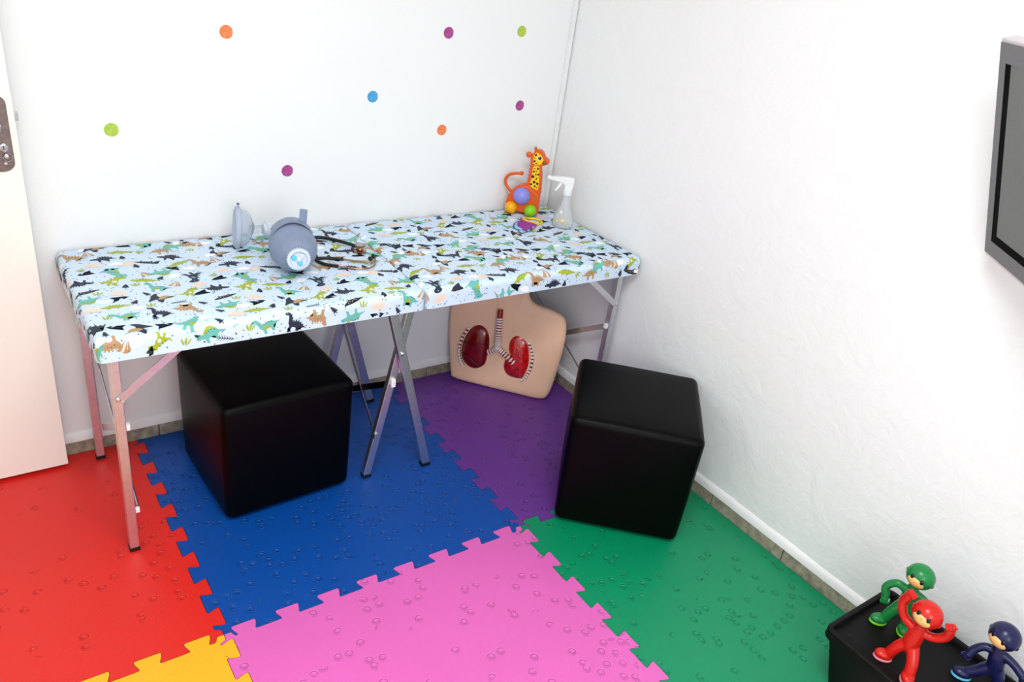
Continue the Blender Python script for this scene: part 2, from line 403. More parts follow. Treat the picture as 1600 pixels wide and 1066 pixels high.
B().tube([Vector((-1.996+.011*math.cos(a*PI/10), DF-.011, 1.070+.011*math.sin(a*PI/10))) for a in range(20)], .0011, 6, closed=True).build('key_ring', M_STEEL, hp)
B().lathe((-2.003, DF-.006, 1.051), (0, -1, 0), [(0, .004), (.0015, .004), (.0022, .002), (.0022, 0)], 12).build('screw', M_STEEL, hp)
hb = B().lathe((-2.014, DF-.006, 1.155), (0, -1, 0), [(0, .014), (.006, .014), (.008, .010), (.045, .009), (.047, .007)], 18)
hb.tube(smooth_open([(-2.014, DF-.044, 1.155), (-2.04, DF-.050, 1.156), (-2.08, DF-.050, 1.154), (-2.135, DF-.048, 1.150)]), .0085, 10)
hb.build('lever_handle', M_STEEL, hp)
B().box((-1.9665, DF+.012, 1.163), (-1.955, DF+.024, 1.187)).build('latch_bolt', M_STEEL, door, smooth=False, bevel=.002)
B().box((-1.9662, DF+.006, 1.05), (-1.9645, DF+.029, 1.24)).build('latch_face_plate', M_DOOR, door, smooth=False)
for z in (.25, 1.05, 1.9): B().tube([(-2.772, DF+.03, z-.05), (-2.772, DF+.03, z+.05)], .007, 10).build('hinge', M_STEEL, door)

# ------------------------------------------------------------------ folding examination table
TZ, TB = .757, .690                       # top and underside of the cushions
TY0, TY1 = -.641, -.0135
table = thing('examination_table', 'folding examination table with dinosaur print cushions and aluminium legs', 'table', (-.957, -.33, 0))
TO = Vector((-.957, -.33, 0))
def tpart(b, name, m, parent=None, **k): return b.build(name, m, parent or table, origin=TO, **k)
CR = .020
halves = ((-1.912, -.9585), (-.9555, -.0135))
cush = []
for a, b_ in halves:
    cb = B().rbox(((a+b_)/2, (TY0+TY1)/2, (TZ+TB-CR)/2), ((b_-a)/2, (TY1-TY0)/2, (TZ-TB+CR)/2), CR, seg=8)
    cb.v = [(x, y, max(z, TB)) for x, y, z in cb.v]
    cush.append(tpart(cb, 'cushion', M_CLOTH))
# --- the printed motifs, laid out flat in cloth coordinates, then wrapped over the cushion edges
PAL = [mat('print_navy', (34, 42, 62), .6), mat('print_teal', (104, 184, 172), .6), mat('print_lime', (166, 180, 42), .6), mat('print_tan', (184, 146, 104), .6),
       mat('print_peach', (236, 216, 200), .6), mat('print_blush', (246, 230, 230), .6), mat('print_white', (248, 250, 250), .6), mat('print_black', (18, 20, 26), .6)]
NV, TE, LI, TA, PE, BL, WH, BK = range(8)
def sc(p, k=3): return smooth_closed(p, k)
def ell(cx, cy, rx, ry, n=10, a=0):
    return [(cx+rx*math.cos(2*PI*i/n)*math.cos(a)-ry*math.sin(2*PI*i/n)*math.sin(a), cy+rx*math.cos(2*PI*i/n)*math.sin(a)+ry*math.sin(2*PI*i/n)*math.cos(a)) for i in range(n)]
bront = sc([(-.5, -.02), (-.36, .02), (-.2, .12), (-.02, .16), (.12, .12), (.2, .26), (.28, .4), (.4, .43), (.5, .36), (.46, .3), (.36, .31), (.31, .18), (.27, 0), (.2, -.1), (.2, -.28), (.11, -.28), (.08, -.12), (-.08, -.12), (-.1, -.28), (-.19, -.28), (-.2, -.1), (-.34, -.05)])
rex = sc([(-.5, .02), (-.34, -.06), (-.2, .02), (-.06, .18), (.06, .32), (.08, .46), (.26, .5), (.44, .42), (.46, .3), (.28, .24), (.2, .14), (.22, .02), (.16, -.12), (.2, -.32), (.3, -.36), (.1, -.38), (.04, -.2), (-.06, -.2), (-.06, -.36), (-.18, -.36), (-.16, -.16), (-.34, -.16)])
steg = sc([(-.5, -.06), (-.32, .02), (-.14, .16), (.04, .18), (.2, .08), (.34, .1), (.48, .06), (.5, -.04), (.36, -.06), (.24, -.1), (.22, -.28), (.14, -.28), (.12, -.12), (-.08, -.12), (-.1, -.28), (-.18, -.28), (-.2, -.08)])
croc = sc([(-.5, .0), (-.3, -.06), (-.1, -.1), (.14, -.1), (.34, -.08), (.5, -.06), (.5, .0), (.34, .05), (.2, .1), (0, .1), (-.2, .06)])
wing1 = sc([(-.04, 0), (.06, .2), (.0, .42), (.2, .34), (.36, .1), (.5, -.1), (.26, -.04), (.12, -.06)]); wing2 = sc([(-.1, 0), (-.02, -.16), (.1, -.34), (.2, -.2), (.14, -.04)])
ptb = sc([(-.5, -.08), (-.28, .02), (-.2, .12), (-.06, .12), (.1, .02), (.14, -.1), (0, -.12), (-.16, -.06), (-.3, -.04)])
tree = [(0, .5), (.17, .22), (.09, .22), (.24, -.02), (.12, -.02), (.3, -.28), (.04, -.28), (.04, -.5), (-.04, -.5), (-.04, -.28), (-.3, -.28), (-.12, -.02), (-.24, -.02), (-.09, .22), (-.17, .22)]
fern = []
for i in range(6):
    x = -.42+i*.15; fern += [(x, .022), (x-.13, .30-.03*i), (x+.05, .022)]
fern += [(.5, 0)]
fern = fern+[(x, -y) for x, y in reversed(fern[:-1])]
leafs = [sc([(-.3, -.3), (-.24, -.02), (-.3, .3), (-.38, .0)]), sc([(-.2, -.34), (-.02, -.1), (.06, .24), (-.16, .0)]), sc([(-.1, -.36), (.14, -.2), (.34, .06), (.04, -.14)])]
cloud = sc([(-.4, -.2), (-.46, .05), (-.28, .2), (-.1, .3), (.14, .26), (.26, .12), (.44, .04), (.4, -.2), (0, -.26)])
spikes = lambda pts, s=.06: [[(x-s*.6, y), (x+s*.6, y), (x, y+s*1.6)] for x, y in pts]
dots = lambda pts, r=.022: [ell(x, y, r, r, 6) for x, y in pts]
def dino(col, body, extra=()): return [(col, body)]+list(extra)
ridge_b = [(-.3, .04), (-.2, .11), (-.1, .15), (0, .16), (.1, .13), (.19, .22)]
ridge_s = [(-.3, .03), (-.2, .11), (-.1, .16), (0, .18), (.1, .15), (.18, .1)]
MOT = {
 'bn': (.082, dino(NV, bront, [(TE, e) for e in dots([(.42, .38)])]+[(NV, t) for t in spikes(ridge_b)])),
 'bt': (.090, dino(TA, bront, [(BK, e) for e in dots([(.42, .38), (-.1, .03), (0, .06), (.1, .02)], .018)]+[(TA, t) for t in spikes(ridge_b)])),
 'tb': (.085, dino(TE, bront, [(BK, e) for e in dots([(.42, .38), (-.2, .1), (-.1, .14), (0, .15), (.1, .12)], .02)]+[(LI, sc([(-.1, -.1), (.1, -.1), (.16, 0), (0, .02)]))])),
 'sn': (.082, dino(NV, steg, [(NV, t) for t in spikes(ridge_s, .08)]+[(TE, e) for e in dots([(.42, .02)])])),
 'st': (.088, [(LI, sc([(-.24, .06), (-.14, .24), (.04, .3), (.2, .18), (.24, .04), (0, .0)]))]+dino(TE, steg, [(BK, e) for e in dots([(.42, .03), (-.15, .12), (-.05, .15), (.05, .14), (.14, .1)], .02)])),
 'tr': (.084, dino(TE, rex, [(LI, sc([(.02, .0), (.16, .1), (.18, -.02), (.12, -.14), (.02, -.12)])), (BK, ell(.26, .4, .025, .025, 6))]+[(BK, e) for e in dots([(-.3, -.02), (-.18, .06), (-.08, .2), (.0, .3)], .022)])),
 'gr': (.080, dino(LI, rex, [(PE, ell(.08, -.02, .1, .11)), (BK, ell(.28, .4, .022, .022, 6))]+[(LI, t) for t in spikes([(-.3, -.04), (-.18, .06), (-.06, .2), (.04, .34)], .07)])),
 'gg': (.066, dino(LI, rex, [(PE, ell(.06, 0, .09, .1))]+[(BK, e) for e in dots([(.2, .42), (.32, .38), (-.2, .0), (-.1, .12), (0, .26)], .03)])),
 'rn': (.082, dino(NV, rex, [(TE, ell(.08, .1, .05, .12)), (WH, ell(.28, .4, .02, .02, 6))]+[(NV, t) for t in spikes([(-.3, -.04), (-.18, .06), (-.06, .2)], .07)])),
 'gc': (.086, dino(LI, croc, [(LI, [(-.1, -.08), (-.02, -.2), (.04, -.08)]), (LI, [(.2, -.08), (.28, -.2), (.32, -.07)])]+[(BK, e) for e in dots([(-.2, .05), (-.1, .08), (0, .1), (.1, .1), (.2, .09)], .025)])),
 'cn': (.080, dino(BK, croc, [(BK, [(-.2, .06), (-.2, .16), (-.16, .16), (-.15, .07)]), (BK, [(.2, .09), (.2, .18), (.24, .18), (.25, .08)])]+[(PE, e) for e in dots([(-.1, 0), (0, .03), (.1, 0), (.2, .03), (.3, -.01)], .02)])),
 'pt': (.088, [(NV, wing1), (NV, wing2), (TA, ptb), (BK, ell(-.24, .05, .02, .02, 6))]),
 'tn': (.034, [(NV, tree)]), 'fe': (.052, [(NV, fern)]), 'lf': (.042, [(LI, l) for l in leafs]),
 'cl': (.044, [(WH, cloud)]), 'pb': (.056, [(PE, cloud)]+[(TA, e) for e in dots([(-.2, 0), (-.05, .1), (.1, .05), (.2, -.08), (0, -.12), (-.2, -.12)], .022)]),
 'vo': (.048, [(TA, [(-.4, -.4), (-.2, -.4), (0, .4)]), (PE, [(-.16, -.4), (.02, -.4), (.03, .4)]), (TA, [(.06, -.4), (.2, -.4), (.06, .4)]), (TA, [(.24, -.36), (.4, -.3), (.1, .38)])]),
}
LAY = "bn 0.179 -0.023|fe 0.186 0.021|pt 0.110 0.023|tr 0.244 0.025|bt 0.274 -0.016|tn 0.323 0.029|gc 0.174 0.071|lf 0.230 0.087|bt 0.289 0.092|vo 0.082 0.061|bt 0.038 0.082|sn 0.118 0.111|tn 0.169 0.115|cn 0.223 0.170|tn 0.252 0.179|gc 0.314 0.203|pb 0.082 0.155|pb 0.174 0.167|tn 0.192 0.189|fe 0.283 0.233|fe 0.048 0.208|lf 0.040 0.179|tr 0.124 0.216|vo 0.200 0.255|st 0.252 0.256|rn 0.326 0.311|tn 0.236 0.298|sn 0.025 0.271|gr 0.109 0.283|gc 0.194 0.300|cl 0.275 0.295|vo 0.265 0.348|tn 0.135 0.326|lf 0.160 0.319|tb 0.213 0.362|cn 0.033 0.336|lf 0.061 0.350|pb 0.107 0.365|tn 0.176 0.393|gg 0.284 0.420|fe 0.109 0.399|fe 0.311 0.433|pt 0.207 0.432|st 0.026 0.389|tn 0.136 0.436|fe 0.241 0.472|tn 0.301 0.497|gc 0.088 0.447|lf 0.174 0.463|cl 0.134 0.472|bt 0.252 0.513|pb 0.026 0.452|tb 0.101 0.513|bn 0.181 0.524|lf 0.056 0.506|rn 0.008 0.555|fe 0.057 0.569|pt 0.106 0.599|fe 0.179 0.597|tr 0.235 0.604|cl 0.279 0.585|tn 0.311 0.614|cl 0.012 0.622|bt 0.036 0.638|vo 0.068 0.645|cl 0.094 0.644|gg 0.155 0.647|st 0.284 0.650|lf 0.220 0.659|tn 0.163 0.544|cl 0.142 0.157|cl 0.079 0.026|cl 0.061 0.410|sn 0.300 0.150|cl 0.330 0.250|pb 0.325 0.375|tn 0.330 0.560|st 0.320 0.070|cl 0.190 0.690|fe 0.250 0.690|tn 0.100 0.690|lf 0.030 0.690|tn 0.128 0.672|tn 0.252 0.655|fe 0.325 0.672|tn 0.030 0.600|cn 0.150 0.690"
LAY = [(t, float(u), float(v)) for t, u, v in (s.split() for s in LAY.split('|'))]
VW = .72
placed = []
for rep in range(-1, 7):
    rr = random.Random(11)
    for t, u, v in LAY:
        rot = rr.uniform(-.45, .45)+(PI if rr.random() < .2 else 0); fl = rr.choice((-1, 1))
        if t == 'tn': rot = rr.uniform(-.3, .3)+rr.choice((0, 0, .7))
        vv = (v+.14*rep+.03) % VW-.03
        placed.append((t, -1.912+u+.338*rep, -.012-vv, rot, fl))
def wrap(u, v, a, b_, off):
    du = u-max(a+CR, min(b_-CR, u)); dv = v-max(TY0+CR, min(TY1-CR, v)); d = math.hypot(du, dv)
    cx, cy = u-du, v-dv
    if d < 1e-7: return (u, v, TZ+off)
    du, dv = du/d, dv/d; L = CR*PI/2
    if d <= L:
        th = d/CR; R = CR+off
        return (cx+du*R*math.sin(th), cy+dv*R*math.sin(th), TZ-CR+R*math.cos(th))
    return (cx+du*(CR+off), cy+dv*(CR+off), TZ-CR-(d-L))
drng = random.Random(3)
for hi, (a, b_) in enumerate(halves):
    bm = bmesh.new()
    E_ = CR*(PI/2-1)+TZ-TB-CR-.0005+CR    # how far the cloth runs past the plan outline, down the sides
    def put(poly, mi, off):
        if len(poly) < 3: return
        vs = [bm.verts.new((x, y, off)) for x, y in poly]
        try: f = bm.faces.new(vs); f.material_index = mi
        except ValueError: pass
    lay = 0
    for t, u, v, rot, fl in placed:
        if u < a-.08 or u > b_+.08: continue
        size, polys = MOT[t]; size *= .92; ca, sa = math.cos(rot)*size, math.sin(rot)*size
        lay = (lay+1) % 4
        for q, (mi, poly) in enumerate(polys):
            put([(u+fl*(x*ca-y*sa), v+x*sa+y*ca) for x, y in poly], mi, .0006+.00005*lay+.00022*(q > 0)+.000002*q)
    for _ in range(1300):
        u, v = drng.uniform(a-.03, b_+.03), drng.uniform(TY0-.06, TY1)
        if all(abs(u-p[1]) > .02 or abs(v-p[2]) > .014 for p in placed):
            put(ell(u, v, .0021, .0021, 6), drng.choice((NV, NV, NV, TE)), .0005)
    bmesh.ops.triangulate(bm, faces=bm.faces[:])
    cuts = [(1, TY0+CR-i*CR*PI/2/5) for i in range(6)]+[(1, TY1-CR+i*CR*PI/2/5) for i in range(6)]+[(0, a+CR-i*CR*PI/2/5) for i in range(6)]+[(0, b_-CR+i*CR*PI/2/5) for i in range(6)]
    for ax, val in cuts:
        co = (val, 0, 0) if ax == 0 else (0, val, 0); no = (1, 0, 0) if ax == 0 else (0, 1, 0)
        bmesh.ops.bisect_plane(bm, geom=bm.verts[:]+bm.edges[:]+bm.faces[:], plane_co=co, plane_no=no, dist=1e-7)
    for co, no in (((a-E_, 0, 0), (-1, 0, 0)), ((b_+E_, 0, 0), (1, 0, 0)), ((0, TY0-E_, 0), (0, -1, 0)), ((0, TY1+E_, 0), (0, 1, 0))):
        bmesh.ops.bisect_plane(bm, geom=bm.verts[:]+bm.edges[:]+bm.faces[:], plane_co=co, plane_no=no, dist=1e-7, clear_outer=True)
    bad = [f for f in bm.faces if any(math.hypot(vv.co.x-max(a+CR, min(b_-CR, vv.co.x)), vv.co.y-max(TY0+CR, min(TY1-CR, vv.co.y))) > CR*PI/2+TZ-TB-CR for vv in f.verts)]
    bmesh.ops.delete(bm, geom=bad, context='FACES')
    for vv in bm.verts: vv.co = Vector(wrap(vv.co.x, vv.co.y, a, b_, vv.co.z))-TO
    bm.normal_update()
    for f in bm.faces:
        c_ = f.calc_center_median()+TO; ref = c_-Vector((max(a+CR, min(b_-CR, c_.x)), max(TY0+CR, min(TY1-CR, c_.y)), TZ-CR-.02))
        if f.normal.dot(ref) < 0: f.normal_flip()
    me = bpy.data.meshes.new('printed_pattern'); bm.to_mesh(me); bm.free()
    for m_ in PAL: me.materials.append(m_)
    po = bpy.data.objects.new('printed_pattern', me); C.objects.link(po); po.parent = cush[hi]
    po['label'] = 'dinosaurs, trees and leaves printed on the cloth'
# --- frame and legs
YF, YR = -.572, -.066
def leg(a, b_, name='leg', w=.026, t=.026, foot=True, z0=.012):
    a, b_ = Vector(a), Vector(b_)
    o = tpart(B().bar(a, b_, w, t), name, M_ALU, smooth=False, bevel=.002)
    if foot:
        d = (a-b_).normalized(); f = b_+d*.004
        tpart(B().bar((f.x, f.y, .014), (f.x, f.y, .0002), w+.003, t+.003), 'rubber_foot', M_RUB, o, smooth=False, bevel=.001)
    return o
for x, sx in ((-1.866, 1), (-.052, -1)):
    lf_ = leg((x, YF, TB+.004), (x, YF, .012)); leg((x, YR, TB+.004), (x, YR, .012))
    for y, dy in ((YF, -.016), (YR, .016)):
        tpart(B().bar((x+sx*.180, y+dy, .683), (x-sx*.004, y+dy, .535), .022, .003), 'knee_brace', M_ALU, smooth=False)
        tpart(B().lathe((x, y+dy, .542), (0, -1 if dy < 0 else 1, 0), [(0, .006), (.004, .006), (.006, .004), (.006, 0)], 12).lathe((x+.013*sx, y+dy, .531), (0, -1 if dy < 0 else 1, 0), [(0, .005), (.004, .005), (.005, 0)], 10), 'bolt', M_STEEL)
    fx = x+sx*.018
    tpart(B().bar((fx, YF, .44), (fx, YR, .12), .022, .003, side=(1, 0, 0)), 'cross_strut', M_ALU, smooth=False)
    tpart(B().tube([(fx+sx*.006, YF, .14), (fx+sx*.006, YR, .41)], .0035, 8), 'cross_rod', M_STEEL)
    tpart(B().box((fx-.005, YF-.008, .430), (fx+.006, YF+.008, .450)), 'strut_clip', M_WHITEP, smooth=False, bevel=.002)
    tpart(B().box((fx-.005, YF-.005, .134), (fx+.008, YF+.005, .152)), 'strut_clip', M_WHITEP, smooth=False, bevel=.002)
for y, yb, s in ((-.572, -.545, 1), (-.10, -.127, -1)):
    xa = leg((-1.048, y, TB+.004), (-.862, y, .012), w=.030, t=.022)
    xb_ = leg((-.952, yb, TB+.004), (-1.090, yb, .012), w=.028, t=.022)
    cx = -.9985
    tpart(B().lathe((cx, y-.0115*s if s > 0 else y+.0115, .505), (0, -s, 0), [(0, .007), (.003, .007), (.006, .004), (.006, 0)], 12), 'pivot_bolt', M_STEEL)
bx0 = lambda z: -1.090+(z-.012)/.682*.138
tpart(B().bar((bx0(.38)-.004, -.555, .38), (bx0(.10)-.004, -.115, .10), .022, .004, side=(1, 0, 0)), 'cross_strut', mat('dark_bar', (70, 70, 74), .35, metal=1), smooth=False)
tpart(B().tube([(bx0(.175)-.010, -.556, .175), (bx0(.44)-.010, -.115, .44)], .004, 8), 'cross_rod', M_STEEL)
tpart(B().box((bx0(.38)-.006, -.567, .368), (bx0(.38)+.010, -.553, .398)), 'strut_clip', M_WHITEP, smooth=False, bevel=.002)
tpart(B().box((bx0(.175)-.016, -.564, .165), (bx0(.175)-.004, -.550, .190)), 'strut_clip', M_ALU, smooth=False, bevel=.002)
for a, b_ in halves:
    fb = B()
    for y in (TY0+.055, TY1-.04): fb.box((a+.02, y-.010, TB-.014), (b_-.02, y+.010, TB-.0005))
    for x in (a+.035, b_-.03): fb.box((x-.010, TY0+.06, TB-.014), (x+.010, TY1-.05, TB-.0005))
    tpart(fb, 'under_frame', M_ALU, smooth=False)
for y in (-.50, -.15): tpart(B().box((-.99, y-.02, TB-.018), (-.925, y+.02, TB-.0145)).lathe((-.957, y-.02, TB-.018), (0, 1, 0), [(0, .006), (.04, .006)], 10), 'hinge', M_STEEL)
tpart(B().box((-1.918, -.43, .694), (-1.9125, -.405, .712)).box((-1.922, -.424, .700), (-1.918, -.411, .706)), 'latch', M_STEEL, smooth=False, bevel=.001)

# ------------------------------------------------------------------ black cube stools
def stool(loc, rz, s, h, label):
    t = thing('cube_stool', label, 'stool', loc, 'black leatherette cube stools'); t.rotation_euler.z = rz
    B().rbox((0, 0, h/2+.004), (s/2, s/2, h/2-.004), .026, seg=5, bulge=.009, taper=.03).build('upholstered_body', M_LEATH, t)
    k = s/2-.0115; q = .02
    def ring(z, kk):
        P = []
        for cx, cy, a0 in ((kk-q, kk-q, 0), (-kk+q, kk-q, PI/2), (-kk+q, -kk+q, PI), (kk-q, -kk+q, 1.5*PI)):
            for i in range(6): a = a0+PI/2*i/5; P.append((cx+q*math.cos(a), cy+q*math.sin(a), z))
        return P
    B().tube(ring(h-.0075, k), .0028, 8, closed=True).build('top_seam', M_LEATH, t)
    for i, (sx, sy) in enumerate(((1, 1), (-1, 1), (-1, -1), (1, -1))):
        B().lathe((sx*(s/2-.06), sy*(s/2-.06), 0), (0, 0, 1), [(.0003, .016), (.006, .018)], 14).build('foot', M_RUB, t)
    for x, z in ((s/2-.045, h-.075), (-s/2+.07, h-.085)):
        B().lathe((x, -s/2+.004, z), (0, -1, 0), [(0, .003), (.0025, .003), (.0035, .0015), (.0035, 0)], 10).build('stud', M_STEEL, t)
    return t
stool((-1.389, -.366, 0), .05, .44, .437, 'black leatherette cube stool pushed under the table on the blue mat')
stool((-.314, -1.036, 0), -.753, .44, .437, 'black leatherette cube stool turned corner-on against the right wall')

# ------------------------------------------------------------------ anatomical torso model
A_ = Vector((-.448, -.098, 0)); ex = Vector((.67, -.742, 0)).normalized(); nh = Vector((ex.y, -ex.x, 0))
tl = math.radians(5); ez = (Vector((0, 0, 1))*math.cos(tl)-nh*math.sin(tl)).normalized(); nt_ = ex.cross(ez); nt_ = nt_ if nt_.dot(nh) > 0 else -nt_
torso = thing('torso_model', 'flesh coloured anatomical torso model showing lungs and windpipe, leaning in the corner', 'anatomy model', A_)
FRT = (Vector((0, 0, .0055)), ex, ez, nt_)
outl = smooth_closed([(-.005, .006), (.10, .000), (.28, -.002), (.385, .0), (.420, .03), (.436, .13), (.447, .26), (.442, .35), (.420, .395), (.36, .415), (.295, .425), (.265, .452), (.258, .485), (.19, .495), (.120, .485), (.113, .452), (.085, .425), (.015, .412), (-.035, .392), (-.058, .345), (-.060, .26), (-.042, .13), (-.026, .03)], 4)
def slab(outl, fr, rings):
    """rings: (inset factor, depth) from the back to the front, about the outline's centre"""
    o, ex, ez, n = fr; cx = .192; cz = .23; b = B(); m = len(outl); vs = []
    nrm = []
    for i in range(m):
        a, c = Vector(outl[i-1]), Vector(outl[(i+1) % m]); t = (c-a).normalized(); nrm.append(Vector((-t.y, t.x)))
    for ins, d in rings:
        for i, p in enumerate(outl):
            if ins < .05: q = Vector(p)+nrm[i]*ins
            else: q = Vector((cx, cz))+(Vector(p)+nrm[i]*.018-Vector((cx, cz)))*(1-ins)
            vs.append(o+ex*q.x+ez*q.y+n*d)
    fs = [(k*m+i, k*m+(i+1) % m, (k+1)*m+(i+1) % m, (k+1)*m+i) for k in range(len(rings)-1) for i in range(m)]
    fs += [tuple(reversed(range(m))), tuple((len(rings)-1)*m+i for i in range(m))]
    return b.add(vs, fs)
tb = slab(outl, FRT, [(.012, -.034), (.004, -.032), (0, -.027), (0, -.014), (.003, -.008), (.009, -.002), (.018, .002), (.12, .0045), (.3, .008), (.5, .011), (.7, .013), (.88, .014)]).build('torso_shell', M_SKIN, torso)
M_LUNGD = mat('lung_dark_red', (122, 6, 8), .2, var=.12, nscale=20, coat=.3)
M_LUNGO = mat('lung_open_red', (196, 16, 12), .08, var=.4, nscale=60, bump=1, bscale=55, coat=1)
M_TRA = mat('windpipe_red', (150, 30, 28), .25)
M_RING = mat('cartilage_white', (240, 228, 222), .3, var=.03)
def dome(out2, h, d0, lumps=0):
    """closed outline inflated into a rounded organ"""
    m = len(out2); cx = sum(p[0] for p in out2)/m; cz = sum(p[1] for p in out2)/m; b = B(); vs = []; o, e1, e2, n = FRT; K = 9
    rr = random.Random(5)
    for k in range(K):
        f = k/(K-1); s_ = math.cos(f*PI/2*.97); hh = math.sin(f*PI/2)
        for p in out2:
            j = 1+lumps*rr.uniform(-1, 1)*(k > 1)
            q = (cx+(p[0]-cx)*s_, cz+(p[1]-cz)*s_); vs.append(o+e1*q[0]+e2*q[1]+n*(d0+h*hh*j))
    fs = [(k*m+i, k*m+(i+1) % m, (k+1)*m+(i+1) % m, (k+1)*m+i) for k in range(K-1) for i in range(m)]+[tuple(reversed(range(m))), tuple((K-1)*m+i for i in range(m))]
    return b.add(vs, fs)
lungL = smooth_closed([(0.082, 0.292), (.112, .280), (0.129, 0.253), (0.137, 0.205), (0.135, 0.165), (0.127, 0.113), (0.094, 0.084), (0.055, 0.085), (0.022, 0.117), (0.014, 0.171), (0.027, 0.23), (0.052, 0.275)], 4)
lungR = smooth_closed([(0.24, 0.282), (0.273, 0.278), (0.298, 0.254), (0.314, 0.197), (0.316, 0.141), (0.3, 0.092), (0.275, 0.081), (0.23, 0.087), (0.208, 0.121), (0.212, 0.162), (0.229, 0.188), (0.218, 0.208), (0.218, 0.252)], 4)
l1 = dome(lungL, .030, .004).build('closed_lung', M_LUNGD, torso); l1['label'] = 'dark red closed lung'
l2 = dome(lungR, .026, .004, .05).build('opened_lung', M_LUNGO, torso); l2['label'] = 'glossy red lung cut open'
fv = lambda x, z, d: FRT[0]+ex*x+ez*z+nt_*d
# fissures on the closed lung
for L_ in ([(.020, .150), (.06, .135), (.10, .108)], [(.018, .200), (.07, .205), (.132, .215)]):
    P = [fv(x, z, .034-.16*abs(x-.075)) for x, z in L_]
    B().tube(smooth_open(P), .0022, 6).build('lung_fissure', M_DOTBR, l1)
# bronchioles in the open lung
rr = random.Random(9)
for k in range(9):
    x0, z0 = .262+rr.uniform(-.02, .02), .18+rr.uniform(-.05, .05); a = rr.uniform(0, 6.28)
    P = [fv(x0+.012*i*math.cos(a+.3*i), z0+.014*i*math.sin(a+.3*i), .028-.002*i) for i in range(4)]
    B().tube(smooth_open(P, 3), [.0026-.0018*i/9 for i in range(10)], 6).build('bronchiole', M_TRA if k % 3 else M_BLK, l2)
def ringed(path, r, nr, name, start=.12):
    P = smooth_open(path, 8); tbx = B().tube(P, r, 12).build(name, M_TRA, torso)
    m = len(P)
    for k in range(nr):
        f = start+(1-start)*(k+.5)/nr; i = min(m-2, int(f*(m-1))); p = P[i].lerp(P[i+1], f*(m-1)-i); d = (P[i+1]-P[i]).normalized(); w = r*.24
        B().lathe(p, d, [(-w*1.3, r*.9), (-w, r*1.16), (w, r*1.16), (w*1.3, r*.9)], 14).build('cartilage_ring', M_RING, tbx)
ringed([fv(.160, .381, .020), fv(.165, .327, .028), fv(.170, .263, .032), fv(.173, .212, .032)], .0125, 13, 'windpipe', .22)
ringed([fv(.176, .214, .030), fv(.160, .196, .028), fv(.135, .178, .022)], .011, 5, 'bronchus', .05)
ringed([fv(.172, .214, .030), fv(.205, .192, .031), fv(.257, .157, .032)], .0112, 8, 'bronchus', .05)
for L_, nn in (([(0.033, 0.262), (0.012, 0.216), (0.005, 0.169), (0.007, 0.136), (0.018, 0.105), (0.032, 0.086)], 14), ([(0.301, 0.256), (0.319, 0.22), (0.328, 0.183), (0.327, 0.138), (0.315, 0.104), (0.297, 0.082)], 13)):
    P = smooth_open([(x, z, 0) for x, z in L_], 6); m = len(P)
    gut = B().tube([fv(p.x, p.y, .0095) for p in P], .0062, 8).build('rib_cage_edge', M_TRA, torso)
    for k in range(nn):
        f = k/(nn-1)*(m-1); i = min(m-2, int(f)); p = P[i].lerp(P[i+1], f-i)
        B().ball(fv(p.x, p.y, .0145), .0072, 10, sc=(1, 1, .8)).build('rib_end', M_RING, gut)

# ------------------------------------------------------------------ wall-mounted screen
TVB = Vector((-.072, -1.803, 1.243)); yw = .734; tt = .309; TVH = .511; TVW = .86
th_ = Vector((-math.sin(yw), -math.cos(yw), 0)); tn_ = Vector((-math.cos(yw), math.sin(yw), 0))
tu = Vector((0, 0, 1))*math.cos(tt)+tn_*math.sin(tt); tf = tn_*math.cos(tt)-Vector((0, 0, 1))*math.sin(tt)
tv = thing('wall_television', 'grey and black flat television on a swivel arm on the right wall', 'television', TVB)
FRV = (Vector((0, 0, 0)), th_, tu, tf)
M_BEZ = mat('grey_bezel', (112, 112, 114), .5, var=.08, nscale=200); M_SIL = mat('silver_edge', (214, 204, 208), .35, metal=.2, var=.03)
M_SCR = mat('dark_screen', (112, 116, 112), .45, var=.05, nscale=120, spec=.3)
rect = lambda a, b, c, d: [(a, b), (c, b), (c, d), (a, d)]
B().prism(rect(0, 0, TVW, TVH), FRV, -.034, -.002).build('silver_edge', M_SIL, tv, smooth=False, bevel=.003)
B().prism(rect(.05, .04, TVW-.05, TVH-.05), FRV, -.060, -.030).build('back_cover', M_BLKP, tv, smooth=False, bevel=.01)
def frame_ring(o_, i_, d0, d1):
    b = B(); a0, a1, a2, a3 = o_; c0, c1, c2, c3 = i_
    b.prism(rect(a0, a1, a2, c1), FRV, d0, d1).prism(rect(a0, c3, a2, a3), FRV, d0, d1).prism(rect(a0, c1, c0, c3), FRV, d0, d1).prism(rect(c2, c1, a2, c3), FRV, d0, d1)
    return b
frame_ring((.006, .010, TVW-.006, TVH-.008), (.036, .046, TVW-.036, TVH-.050), -.0018, .001).build('bezel', M_BEZ, tv, smooth=False)
frame_ring((.036, .046, TVW-.036, TVH-.050), (.062, .066, TVW-.062, TVH-.0505), -.0018, -.0003).build('inner_black_frame', mat('matt_black', (2, 2, 2), .7, spec=.05), tv, smooth=False)
B().prism(rect(.062, .066, TVW-.062, TVH-.0505), FRV, -.0018, -.0008).build('screen', M_SCR, tv, smooth=False)
mid = th_*(TVW*.42)+tu*(TVH*.5)-tf*.06
wallp = Vector((-.001-TVB.x, mid.y-.02, mid.z))
ar = B().tube([mid, mid-tf*.05, Vector((wallp.x-.02, wallp.y, wallp.z))], .016, 10)
ar.box(wallp+Vector((-.02, -.06, -.10)), wallp+Vector((0, .06, .10)))
ar.build('swivel_arm', M_BLKP, tv, smooth=False)

